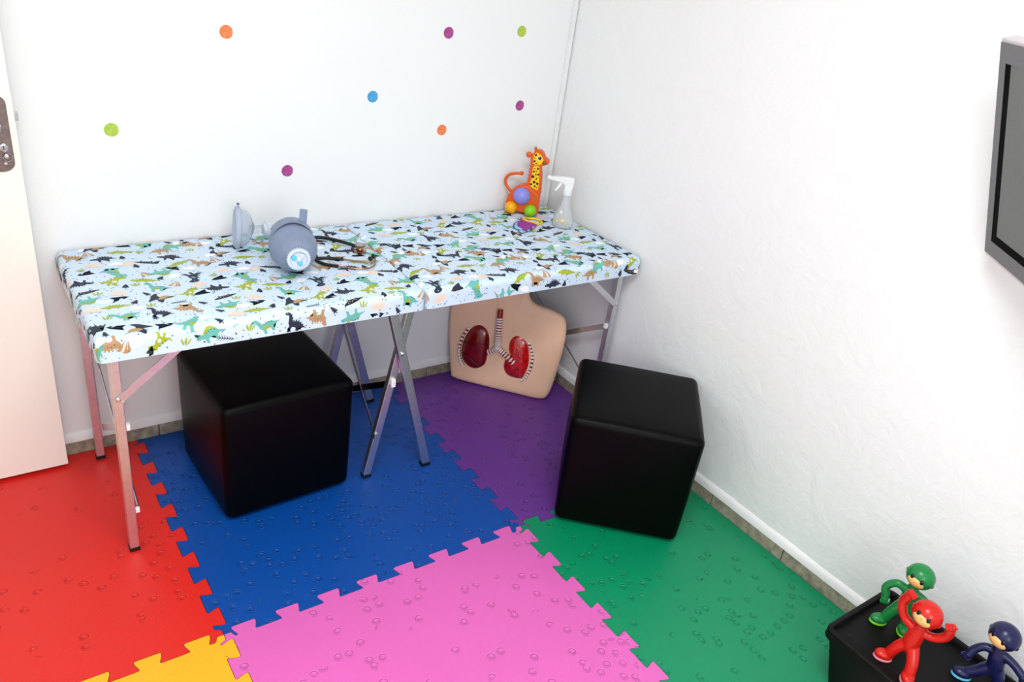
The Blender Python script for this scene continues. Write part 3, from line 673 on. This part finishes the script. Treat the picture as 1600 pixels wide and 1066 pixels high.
# ------------------------------------------------------------------ black plastic box with tray top
bx = thing('plastic_box', 'black plastic storage box with a rimmed tray lid against the right wall', 'box', (-.215, -2.2, 0))
bl, br, bn_, bf, bz = -.372+.215, -.060+.215, .27, -.27, .222
def taper_box(x0, x1, y0, y1, z0, z1, t):
    b = B(); vs = [(x0+t, y0+t, z0), (x1-t, y0+t, z0), (x1-t, y1-t, z0), (x0+t, y1-t, z0), (x0, y0, z1), (x1, y0, z1), (x1, y1, z1), (x0, y1, z1)]
    return b.add(vs, [(0,3,2,1),(4,5,6,7),(0,1,5,4),(1,2,6,5),(2,3,7,6),(3,0,4,7)])
taper_box(bl+.006, br-.006, bf+.006, bn_-.006, .0005, bz-.022, .040).build('tub', M_BLKP, bx, smooth=False, bevel=.014)
B().rbox(((bl+br)/2, 0, bz-.0185), ((br-bl)/2, (bn_-bf)/2, .0035), .003, seg=2).build('lid', M_BLKP, bx)
def round_rect(x0, x1, y0, y1, r, n=6):
    P = []
    for cx, cy, a0 in ((x1-r, y1-r, 0), (x0+r, y1-r, PI/2), (x0+r, y0+r, PI), (x1-r, y0+r, 1.5*PI)):
        for i in range(n+1): a = a0+PI/2*i/n; P.append((cx+r*math.cos(a), cy+r*math.sin(a)))
    return P
def rim(x0, x1, y0, y1, r, wd, z0, z1):
    o = round_rect(x0, x1, y0, y1, r); i_ = round_rect(x0+wd, x1-wd, y0+wd, y1-wd, max(.004, r-wd)); m = len(o); b = B()
    vs = [(x, y, z0) for x, y in o]+[(x, y, z1-.003) for x, y in o]+[(x+(a-x)*.25, y+(b_-y)*.25, z1) for (x, y), (a, b_) in zip(o, i_)]+[(x+(a-x)*.8, y+(b_-y)*.8, z1) for (x, y), (a, b_) in zip(o, i_)]+[(a, b_, z1-.004) for a, b_ in i_]+[(a, b_, z0) for a, b_ in i_]
    fs = [(k*m+j, k*m+(j+1) % m, ((k+1) % 6)*m+(j+1) % m, ((k+1) % 6)*m+j) for k in range(6) for j in range(m)]
    return b.add(vs, fs)
rim(bl-.004, br+.004, bf-.004, bn_+.004, .024, .016, bz-.030, bz).build('tray_rim', M_BLKP, bx)
B().box((bl+.05, bf+.03, bz-.0155), (bl+.0515, bn_-.03, bz-.0149)).build('lid_groove', M_RUB, bx, smooth=False)
TRAY = bz-.0148

# ------------------------------------------------------------------ toys on the box: plain moulded figures
M_PEACH = mat('peach_plastic', (244, 190, 120), .4, var=.03)
def figure(label, loc, d2, limbs, head, hr, col, sole, footp, hands, look, tiltz=0):
    """limbs: list of [(local right, depth, z, radius) ...]; frame: ex to the viewer's right, ey away, z up"""
    e1 = Vector((d2[0], d2[1], 0)).normalized(); e2 = Vector((-e1.y, e1.x, 0))
    if e2.x < 0: e2 = -e2
    W = lambda p: e1*p[0]+e2*p[1]+Vector((0, 0, p[2]))
    t = thing('toy_figure', label, 'toy figure', loc, 'small plastic toy figures')
    b = B()
    for L_ in limbs:
        P = smooth_open([W(p) for p in L_], 5); n_ = len(P); R = []
        for i in range(n_):
            f = i/(n_-1)*(len(L_)-1); k = min(len(L_)-2, int(f)); R.append((L_[k][3]*(1-(f-k))+L_[k+1][3]*(f-k))*1.18)
        b.tube(P, R, 12)
        for p, r in ((P[0], R[0]), (P[-1], R[-1])): b.ball(p, r, 12)
    ob = b.build('body', col, t)
    md = ob.modifiers.new('remesh', 'REMESH'); md.mode = 'VOXEL'; md.voxel_size = .0022; md.use_smooth_shade = True
    ms = ob.modifiers.new('smooth', 'SMOOTH'); ms.iterations = 5; ms.factor = .5
    # hands: palm, four curled fingers and a thumb
    for hx, hd, hz, dx, dz, cs in hands:
        hb = B(); c = W((hx, hd, hz)); hb.ball(c, .0105, 14)
        dirv = (e1*dx+Vector((0, 0, dz))).normalized(); side = -e2
        for q in range(4):
            o_ = c+dirv.cross(side)*((q-1.5)*.0052)
            hb.tube(smooth_open([o_+dirv*.006, o_+dirv*.0125+side*.004, o_+dirv*.009+side*.011, o_+dirv*.002+side*.0112], 3), .0032, 8)
        o_ = c-dirv.cross(side)*(.011*cs)
        hb.tube([o_, o_+dirv*.006+side*.006, o_+dirv*.008+side*.011+dirv.cross(side)*(.005*cs)], .0034, 8)
        hb.build('hand', col, t)
    for fx, fd, fz, dx, dd in footp:
        c = W((fx, fd, fz)); fdir = W((dx, dd, 0)).normalized(); sd = Vector((-fdir.y, fdir.x, 0))
        m3 = Matrix((fdir, sd, Vector((0, 0, 1)))).transposed()
        fb = B().ball(c+fdir*.006+Vector((0, 0, .014)), .0175, 16, sc=(1.45, 1, .82), mtx=m3); sh = fb.build('boot', col, t)
        B().lathe(c+fdir*.006, (0, 0, 1), [(0, .0155), (.0015, .0175), (.005, .0175), (.0065, .016)], 24).build('sole', sole, sh)
        so = sh.children[0]
        for v in so.data.vertices:
            r_ = v.co-(c+fdir*.006); v.co = (c+fdir*.006)+fdir*(r_.dot(fdir)*1.42)+sd*r_.dot(sd)+Vector((0, 0, r_.z))
    hc = W(head); lk = W(look).normalized(); ri = lk.cross(Vector((0, 0, 1))).normalized(); uu = ri.cross(lk)
    uu = (uu+ri*tiltz).normalized(); ri = lk.cross(uu)
    m3 = Matrix((ri, lk, uu)).transposed()
    hd_ = B().ball(hc, hr, 28, sc=(1.05, 1, .98), mtx=m3).build('head', col, t)
    B().ball(hc+lk*hr*.30-uu*hr*.30, hr*.76, 24, sc=(1.0, 1, .74), mtx=m3).build('face', M_PEACH, hd_)
    for s_ in (-1, 1):
        e = (lk*.93+ri*.36*s_-uu*.10).normalized(); p = hc+e*hr*1.0
        ey = B().ball(p, hr*.15, 12, sc=(1, .5, 1.3), mtx=m3).build('eye', M_BLK, hd_)
        B().ball(hc+ri*hr*1.02*s_-uu*hr*.1, hr*.16, 10, sc=(.6, 1, 1), mtx=m3).build('ear', col, hd_)
    B().ball(hc+lk*hr*1.05-uu*hr*.30, hr*.09, 10, mtx=m3).build('nose', M_PEACH, hd_)
    P = [hc+(lk*.97+ri*x-uu*(.50-.9*x*x)).normalized()*hr*1.0 for x in (-.26, -.15, 0, .15, .26)]
    B().tube(smooth_open(P, 3), hr*.035, 6).build('mouth', M_DOTBR, hd_)
    return t
T0 = TRAY+.0002
figure('plain red toy figure with both arms raised, nearest on the black box', (-.285, -2.125, T0), (.251, -.968),
       [[(-.014, 0, .150, .013), (-.016, 0, .125, .018), (-.018, 0, .095, .019), (-.018, 0, .076, .018)],
        [(-.026, 0, .132, .011), (-.058, 0, .150, .010), (-.074, 0, .186, .0105), (-.068, -.004, .218, .0105)],
        [(-.004, 0, .132, .011), (.022, 0, .136, .010), (.044, 0, .158, .0105), (.046, -.004, .186, .0105)],
        [(-.022, 0, .082, .015), (-.040, -.004, .056, .013), (-.052, -.006, .022, .0125)],
        [(-.012, 0, .082, .015), (.004, -.020, .050, .013), (.010, -.032, .022, .0125)]],
       (-.014, -.004, .194), .0365, mat('red_toy_plastic', (206, 28, 18), .25, var=.12, nscale=300), mat('pink_sole', (236, 140, 160), .4),
       [(-.056, -.008, .0, -.9, -.5), (.010, -.034, .0, .1, -1)], [(-.066, -.006, .226, .5, .8, 1), (.046, -.006, .194, -.5, .8, -1)], (-.12, -1, .45), -.18)
figure('plain green toy figure standing behind the red one on the box', (-.187, -1.990, T0), (.301, -.954),
       [[(.034, .0, .152, .013), (.034, 0, .125, .017), (.034, 0, .098, .018), (.034, 0, .082, .017)],
        [(.022, 0, .136, .011), (-.006, -.002, .142, .0095), (-.026, -.006, .118, .0095), (-.018, -.010, .092, .0095)],
        [(.046, 0, .136, .011), (.072, 0, .128, .0095), (.088, -.004, .106, .0095)],
        [(.028, 0, .086, .015), (.014, -.006, .058, .013), (.002, -.008, .022, .0125)],
        [(.042, 0, .086, .015), (.052, .004, .056, .013), (.056, .004, .022, .0125)]],
       (.038, -.002, .197), .0355, mat('green_toy_plastic', (22, 128, 62), .28, var=.08), mat('lime_sole', (120, 200, 40), .4),
       [(-.004, -.010, 0, -.8, -.6), (.056, .002, 0, .2, -1)], [(-.017, -.012, .086, .3, -.9, 1), (.090, -.006, .098, .2, -1, -1)], (-.15, -1, .35), -.15)
figure('plain navy blue toy figure at the far right of the box', (-.150, -2.205, T0), (.2, -.98),
       [[(.047, 0, .128, .013), (.052, 0, .105, .017), (.058, 0, .078, .018), (.060, 0, .062, .017)],
        [(.040, 0, .116, .011), (.018, -.004, .112, .0095), (.002, -.012, .094, .0095), (-.002, -.018, .080, .0095)],
        [(.064, 0, .116, .011), (.090, 0, .108, .0095), (.116, -.004, .094, .0095)],
        [(.054, 0, .066, .015), (.032, -.008, .040, .013), (.014, -.014, .020, .0125)],
        [(.066, 0, .066, .015), (.078, -.002, .042, .013), (.082, -.002, .022, .0125)]],
       (.045, -.002, .172), .0365, mat('navy_toy_plastic', (22, 24, 72), .28, var=.08), mat('sky_sole', (96, 186, 226), .4),
       [(.010, -.016, 0, -.9, -.4), (.082, -.002, 0, .3, -1)], [(-.003, -.020, .076, -.5, -.6, 1), (.120, -.006, .090, .8, -.3, -1)], (-.3, -1, .3), -.12)

# ------------------------------------------------------------------ bag valve mask
ZT = TZ+.0008
bvm = thing('resuscitator_bag', 'grey manual resuscitator bag with a clear face mask lying on the table', 'breathing bag', (-1.29, -.36, ZT))
O = Vector((-1.29, -.36, ZT))
M_BAG = mat('grey_silicone', (126, 138, 164), .38, var=.05, nscale=30, sss=.0)
M_CLEAR = mat('clear_plastic', (236, 240, 248), .12, var=.02, trans=.82, ior=1.15, spec=.5)
M_CUFF = mat('clear_cuff', (214, 222, 238), .2, var=.03, trans=.55, ior=1.25)
M_MILK = mat('milky_plastic', (206, 214, 226), .3, var=.02)
M_AQUA = mat('aqua_plastic', (96, 196, 224), .3)
dv = Vector((-.2, -.98, 0)).normalized()
bc = Vector((0, 0, .0745))
bag = B().lathe(bc, dv, [(-.118, .018), (-.112, .026), (-.100, .036), (-.082, .054), (-.058, .066), (-.030, .0715), (0, .0722), (.028, .070), (.052, .062), (.070, .050), (.082, .040), (.086, .036)], 36).build('squeeze_bag', M_BAG, bvm)
B().lathe(bc+dv*.006, dv, [(-.003, .0725), (0, .0738), (.003, .0725)], 36).build('moulded_ridge', M_BAG, bag)
# end valve
ev = bc+dv*.084
vr = B().lathe(ev, dv, [(0, .032), (.006, .034), (.016, .034), (.018, .031), (.018, .027), (.010, .025), (.010, .001)], 40).build('end_valve', M_MILK, bvm)
e1 = dv.cross(Vector((0, 0, 1))).normalized(); e2 = e1.cross(dv)
for k in range(26):
    a = 2*PI*k/26; p = ev+dv*.011+(e1*math.cos(a)+e2*math.sin(a))*.0342
    B().bar(p-dv*.006, p+dv*.006, .003, .003).build('grip_rib', M_MILK, vr, smooth=False)
for a, r_, m_ in ((.3, .014, M_AQUA), (2.4, .014, M_MILK), (4.4, .014, M_AQUA), (3.4, .002, M_MILK)):
    p = ev+dv*.010+(e1*math.cos(a)+e2*math.sin(a))*r_
    B().lathe(p, dv, [(0, .0085), (.004, .008), (.005, .005), (.005, 0)], 14).build('valve_disc', m_, vr)
# hand strap across the top
st = []
for k in range(13):
    a = -.95+1.9*k/12; st.append(bc+dv*(-.03)+(Vector((0, 0, 1))*math.cos(a)+e1*math.sin(a))*(.0742+.006*math.cos(a*1.5)**2))
sb = B()
for p, q in zip(st[:-1], st[1:]): sb.bar(p, q, .0035, .042, side=dv)
sb.build('hand_strap', M_BAG, bvm, smooth=False)
B().bar(bc+dv*(-.03)+Vector((.036, 0, .066)), bc+dv*(-.045)+Vector((.042, .0, .106)), .026, .005, side=(0, 1, 0)).build('strap_tab', M_BAG, bvm, smooth=False, bevel=.003)
nb = bc+dv*(-.118)
B().lathe(nb, -dv, [(0, .020), (.012, .021), (.014, .017), (.040, .016), (.042, .020), (.052, .020)], 24).build('bag_neck', M_MILK, bvm)
mk = Vector((-1.401, -.142, ZT))-O      # lowest point of the mask rim
vz = .058
vc = Vector((-1.298, -.150, ZT))-O+Vector((0, 0, vz))
B().tube(smooth_open([nb-dv*.050, nb-dv*.070, vc+Vector((.03, -.012, 0)), vc+Vector((.012, 0, 0))], 5), .015, 14).build('elbow', M_CLEAR, bvm)
B().lathe(vc+Vector((.014, 0, 0)), (-1, 0, 0), [(0, .014), (.002, .022), (.008, .0235), (.010, .0275), (.020, .0275), (.022, .022), (.028, .020), (.030, .015)], 28).build('patient_valve', M_MILK, bvm)
B().lathe(vc+Vector((-.014, 0, .002)), (-1, 0, .08), [(0, .0125), (.030, .0115), (.034, .014), (.044, .015)], 24).build('mask_port', M_CLEAR, bvm)
mc = mk+Vector((.004, 0, .0715))
axm = Vector((-.97, .20, .06)).normalized()
mo = mc-axm*.052
B().lathe(mo, axm, [(-.002, .0135), (.0, .016), (.004, .026), (.010, .040), (.020, .051), (.032, .056), (.044, .057), (.044, .055), (.032, .0535), (.021, .0485), (.011, .038), (.006, .0255), (.003, .0135)], 36, squash=(1.08, .86)).build('mask_dome', M_CLEAR, bvm)
cu = []
q1 = (Vector((0, 0, 1))-axm*axm.z).normalized(); q2 = axm.cross(q1)
for k in range(36): a = 2*PI*k/36; cu.append(mo+axm*.050+q1*math.cos(a)*.0615+q2*math.sin(a)*.050)
B().tube(cu, .0095, 12, closed=True).build('mask_cuff', M_CUFF, bvm)
B().tube([mo+axm*.050+q1*.068, mo+axm*.050+q1*.083], .0035, 10).build('inflation_port', M_CUFF, bvm)
B().lathe(mo+axm*.050+q1*.078, q1, [(0, .0042), (.004, .0042)], 10).build('port_plug', mat('port_plug_navy', (40, 44, 80), .4), bvm)

# ------------------------------------------------------------------ stethoscope
SO = Vector((-1.06, -.33, ZT)); ste = thing('stethoscope', 'black stethoscope with copper coloured metal lying beside the resuscitator bag', 'stethoscope', SO)
M_COP = mat('copper_metal', (170, 128, 104), .22, metal=1, var=.06)
def sp_(b, name, m, **k): return b.build(name, m, ste, origin=SO, **k)
zt = ZT+.0066
sp_(B().tube(smooth_open([(-1.188, -.300, zt), (-1.190, -.235, zt), (-1.168, -.165, zt), (-1.129, -.148, zt+.004), (-1.094, -.166, zt+.004), (-1.060, -.205, zt+.004), (-1.040, -.255, zt+.008), (-1.034, -.272, zt+.010)], 8), .006, 12), 'tubing', M_RUB)
sp_(B().lathe((-1.026, -.288, ZT), (0, 0, 1), [(.0, .0185), (.001, .0215), (.006, .0215), (.008, .018), (.010, .011), (.018, .009), (.020, .0165), (.024, .018), (.027, .018), (.0275, .0155), (.0265, .015), (.0265, .001)], 32), 'chest_piece', M_COP)
sp_(B().lathe((-1.026, -.288, ZT+.0268), (0, 0, 1), [(0, .0148), (.0006, .0148), (.0006, .0005)], 28), 'bell_membrane', mat('grey_membrane', (150, 150, 152), .3))
sp_(B().tube([(-1.037, -.266, zt+.010), (-1.029, -.282, zt+.0085)], .0042, 10), 'chest_stem', M_COP)
za = ZT+.0055
for P, tip in (([(-1.200, -.312, za), (-1.16, -.318, za), (-1.111, -.343, za)], None), ([(-1.200, -.325, za), (-1.188, -.360, za), (-1.151, -.394, za)], None)):
    sp_(B().tube(smooth_open(P, 8), .0052, 12), 'ear_tube_sleeve', M_RUB)
z2 = ZT+.0062
for P in ([(-1.115, -.341, za), (-1.066, -.381, z2), (-1.046, -.400, z2), (-1.033, -.400, z2), (-1.030, -.388, z2+.004)], [(-1.155, -.391, za), (-1.107, -.426, z2), (-1.070, -.437, z2), (-1.036, -.420, z2), (-1.013, -.380, z2), (-1.012, -.370, z2+.003)]):
    sp_(B().tube(smooth_open(P, 8), .0027, 10), 'ear_tube', M_COP)
for p, d in (((-1.030, -.388, z2+.004), (-.2, .9, .35)), ((-1.012, -.370, z2+.003), (.0, .9, .4))):
    sp_(B().lathe(p, d, [(-.001, .003), (.002, .0062), (.008, .0075), (.014, .006), (.017, .0025), (.0175, 0)], 16), 'ear_tip', M_RUB)

# ------------------------------------------------------------------ toy giraffe on ball wheels
GO = Vector((-.192, -.092, ZT)); gir = thing('toy_giraffe', 'orange plastic toy giraffe with ball wheels and curled tail on the table', 'toy', GO)
gx = Vector((.7, -.714, 0)).normalized(); gn = Vector((gx.y, -gx.x, 0)); gz = Vector((0, 0, 1)); FG = (Vector((0, 0, 0)), gx, gz, gn)
G = lambda x, z, d=0: gx*x+gz*z+gn*d
body = smooth_closed([(-.070, .010), (-.078, .03), (-.074, .064), (-.059, .094), (-.039, .115), (-.018, .125), (.000, .124), (.034, .108), (.057, .09), (.057, .06), (.060, .024), (.052, .009), (-.01, .008)], 4)
B().prism(body, FG, -.021, .021).build('body', M_ORANGE, gir, bevel=.007)
neck = smooth_closed([(-.004, .11), (.000, .15), (.003, .185), (.002, .215), (-.001, .243), (.008, .262), (.020, .274), (.034, .276), (.048, .267), (.059, .249), (.071, .243), (.076, .234), (.072, .225), (.058, .217), (.048, .210), (.054, .174), (.058, .13), (.058, .095), (.03, .09)], 4)
B().prism(neck, FG, -.014, .014).build('neck_and_head', M_ORANGE, gir, bevel=.005)
for k in range(8): B().ball(G(-.001+.0005*k, .128+k*.0125), .0042, 8).build('mane_bump', M_ORANGE, gir)
for sd in (1,):
    pn = B().prism(smooth_closed([(.0155, .206), (.038, .210), (.0425, .190), (.046, .160), (.047, .116), (.030, .118), (.010, .128), (.016, .160)], 3), FG, .012, .0152).build('yellow_neck_panel', M_YEL, gir, smooth=False)
    fp = B().prism(smooth_closed([(.011, .247), (.016, .262), (.028, .264), (.042, .255), (.052, .238), (.042, .219), (.026, .215), (.014, .220)], 3), FG, .012, .0154).build('yellow_face_panel', M_YEL, gir, smooth=False)
    for x, z, r_, par in ((.035, .201, .0038, pn), (.022, .200, .002, pn), (.021, .187, .0035, pn), (.031, .189, .0022, pn), (.030, .177, .0028, pn), (.040, .178, .0036, pn), (.0195, .166, .0052, pn), (.034, .158, .003, pn), (.037, .163, .002, pn), (.027, .144, .0050, pn), (.041, .140, .0044, pn), (.0155, .133, .0042, pn), (.032, .128, .0034, pn), (.040, .123, .0022, pn), (.019, .255, .004, fp), (.017, .229, .0038, fp), (.025, .221, .0024, fp), (.016, .242, .002, fp), (.031, .220, .0015, fp)):
        B().lathe(G(x, z, .0150), gn, [(0, r_*1.2), (.0008, r_*1.2), (.0009, r_)], 14).build('spot', M_DOTBR, par, smooth=False)
    B().lathe(G(.036, .245, .0150), gn, [(0, .0092), (.0012, .0090), (.0014, .001)], 20, squash=(1.0, .95)).build('eye_white', M_WHT, fp)
    B().lathe(G(.0365, .245, .0158), gn, [(0, .0075), (.0012, .0072), (.0018, .005), (.0018, .0005)], 20).build('pupil', M_BLK, fp)
    B().lathe(G(.034, .248, .0174), gn, [(0, .0018), (.0006, .0014)], 10).build('eye_glint', M_WHT, fp, smooth=False)
    B().ball(G(.0575, .229, .0085), .0125, 16, sc=(1.15, .7, .8), mtx=Matrix((gx, gn, gz)).transposed()).build('muzzle', M_BROWN, gir)
B().ball(G(-.010, .250, .008), .0125, 16, sc=(1, .6, 1), mtx=Matrix((gx, gn, gz)).transposed()).build('ear', M_ORANGE, gir)
hn = B().tube([G(.014, .262, .004), G(.013, .276, .004)], .0045, 10); hn.ball(G(.013, .279, .004), .0068, 12); hn.build('horn', M_ORANGE, gir)
tp = smooth_open([G(-.060, .082), G(-.080, .098), (G(-.092, .118)), G(-.092, .136), G(-.080, .152), G(-.056, .162), G(-.034, .166)], 6)
B().tube(tp, .0062, 12).ball(G(-.030, .167), .0088, 14).build('tail', M_ORANGE, gir)
B().tube([G(.060+.004*math.cos(a*.7), .066+.004*math.sin(a*.7), 0) for a in range(9)], .0014, 6, closed=True).build('cord_loop', M_ORANGE, gir)
B().ball(G(-.015, .079, .014), .0372, 28).build('lilac_ball', M_BALLP, gir)
for x, m_ in ((-.052, M_BALLY), (.030, M_BALLG)):
    B().ball(G(x, .0262, .028), .0258, 24).build('ball_wheel', m_, gir)
    B().ball(G(x, .0262, -.034), .0258, 24).build('ball_wheel', m_, gir)

# ------------------------------------------------------------------ spray bottle
PO = Vector((-.118, -.262, ZT)); spr = thing('spray_bottle', 'clear plastic spray bottle with white trigger head and star stickers', 'bottle', PO)
FS = (Vector((0, 0, 0)), gx, gz, gn)
M_BOT = mat('clear_bottle', (250, 251, 252), .2, var=.01, trans=.75, ior=1.1)
B().lathe((0, 0, 0), (0, 0, 1), [(.0005, .034), (.002, .040), (.008, .0425), (.030, .0415), (.045, .038), (.070, .027), (.095, .0195), (.125, .0165), (.136, .0155), (.136, .0135), (.125, .0145), (.095, .0175), (.070, .025), (.045, .036), (.030, .0395), (.008, .0405), (.004, .038), (.003, .001)], 32).build('bottle_body', M_BOT, spr)
B().lathe((0, 0, .132), (0, 0, 1), [(0, .0175), (.002, .0185), (.022, .0185), (.024, .016)], 28).build('cap_collar', M_WHITEP, spr)
B().prism(smooth_closed([(-.012, .152), (.014, .152), (.019, .170), (.020, .197), (.006, .203), (-.04, .200), (-.068, .196), (-.078, .194), (-.078, .184), (-.060, .182), (-.032, .180), (-.016, .172)], 3), FS, -.013, .013).build('spray_head', M_WHITEP, spr, bevel=.004)
B().prism(smooth_closed([(-.034, .184), (-.022, .182), (-.030, .165), (-.044, .145), (-.050, .140), (-.052, .146), (-.044, .160)], 3), FS, -.007, .007).build('trigger', M_WHITEP, spr, bevel=.002)
B().lathe(gx*(-.076)+gz*.189, -gx, [(0, .0075), (.010, .0085), (.012, .006)], 16).build('nozzle', M_WHITEP, spr)
B().tube(smooth_open([gz*.135, gz*.08+gx*.004, gz*.010+gx*.012], 6), .0022, 8).build('dip_tube', M_WHITEP, spr)
M_STAR = mat('star_yellow', (244, 214, 70), .4); 
vd = Vector((-.655, -.755, 0)).normalized(); sxx = Vector((-vd.y, vd.x, 0))
if sxx.x < 0: sxx = -sxx
for az, z, r_, rad, m_ in ((-.02, .036, .0105, .0408, M_STAR), (-.62, .030, .008, .0418, M_STAR), (-.42, .066, .0085, .0298, M_WHT)):
    d = (vd*math.cos(az)+sxx*math.sin(az)).normalized(); t_ = Vector((-d.y, d.x, 0)); o_ = d*(rad)+gz*z
    P = [((r_ if k % 2 == 0 else r_*.45)*math.sin(PI*k/5), (r_ if k % 2 == 0 else r_*.45)*math.cos(PI*k/5)) for k in range(10)]
    so = B().prism(P, (o_, t_, (gz-d*.12).normalized() if z < .05 else (gz*.93-d*.37).normalized(), d), -.0008, .0012).build('star_sticker', m_, spr, smooth=False)
    B().lathe(o_+d*.0012, d, [(0, r_*.3), (.0005, r_*.3), (.0005, .0002)], 10).build('star_centre', M_STAR if m_ is M_WHT else M_WHT, so)

# ------------------------------------------------------------------ linked animal shapes on a ring
KO = Vector((-.262, -.226, ZT)); key = thing('linked_toy_shapes', 'purple and blue foam animal shapes on a yellow ring, lying by the giraffe', 'toy', KO)
M_PUR = mat('purple_foam_toy', (150, 52, 148), .55, var=.06); M_LB = mat('pale_blue_foam_toy', (158, 204, 240), .5); M_IND = mat('indigo_foam_toy', (92, 84, 168), .5)
FK = lambda z: (Vector((-KO.x, -KO.y, z)), Vector((1, 0, 0)), Vector((0, 1, 0)), Vector((0, 0, 1)))
el = smooth_closed([(-.325, -.228), (-.300, -.200), (-.268, -.184), (-.250, -.182), (-.246, -.202), (-.256, -.222), (-.250, -.236), (-.246, -.252), (-.256, -.264), (-.268, -.256), (-.276, -.266), (-.292, -.284), (-.306, -.276), (-.312, -.286), (-.332, -.294), (-.336, -.278), (-.322, -.262), (-.330, -.250)], 4)
B().prism([(x-.008, y+.010) for x, y in el], FK(0), .0004, .005).build('indigo_shape', M_IND, key, smooth=False, bevel=.001)
B().prism([(x-.012, y-.004) for x, y in el], FK(0), .0052, .0094).build('pale_blue_shape', M_LB, key, smooth=False, bevel=.001)
B().prism([(x+.004, y+.0) for x, y in el], FK(0), .0096, .0146).build('purple_shape', M_PUR, key, smooth=False, bevel=.001)
rg = []
for k in range(32):
    a = 2*PI*k/32; rg.append(Vector((-.222+.041*math.cos(a), -.196+.034*math.sin(a), 0))+Vector((-KO.x, -KO.y, .0052+.010*max(0, -math.cos(a)+.1))))
B().tube(rg, .0046, 10, closed=True).build('yellow_ring', M_YEL, key)
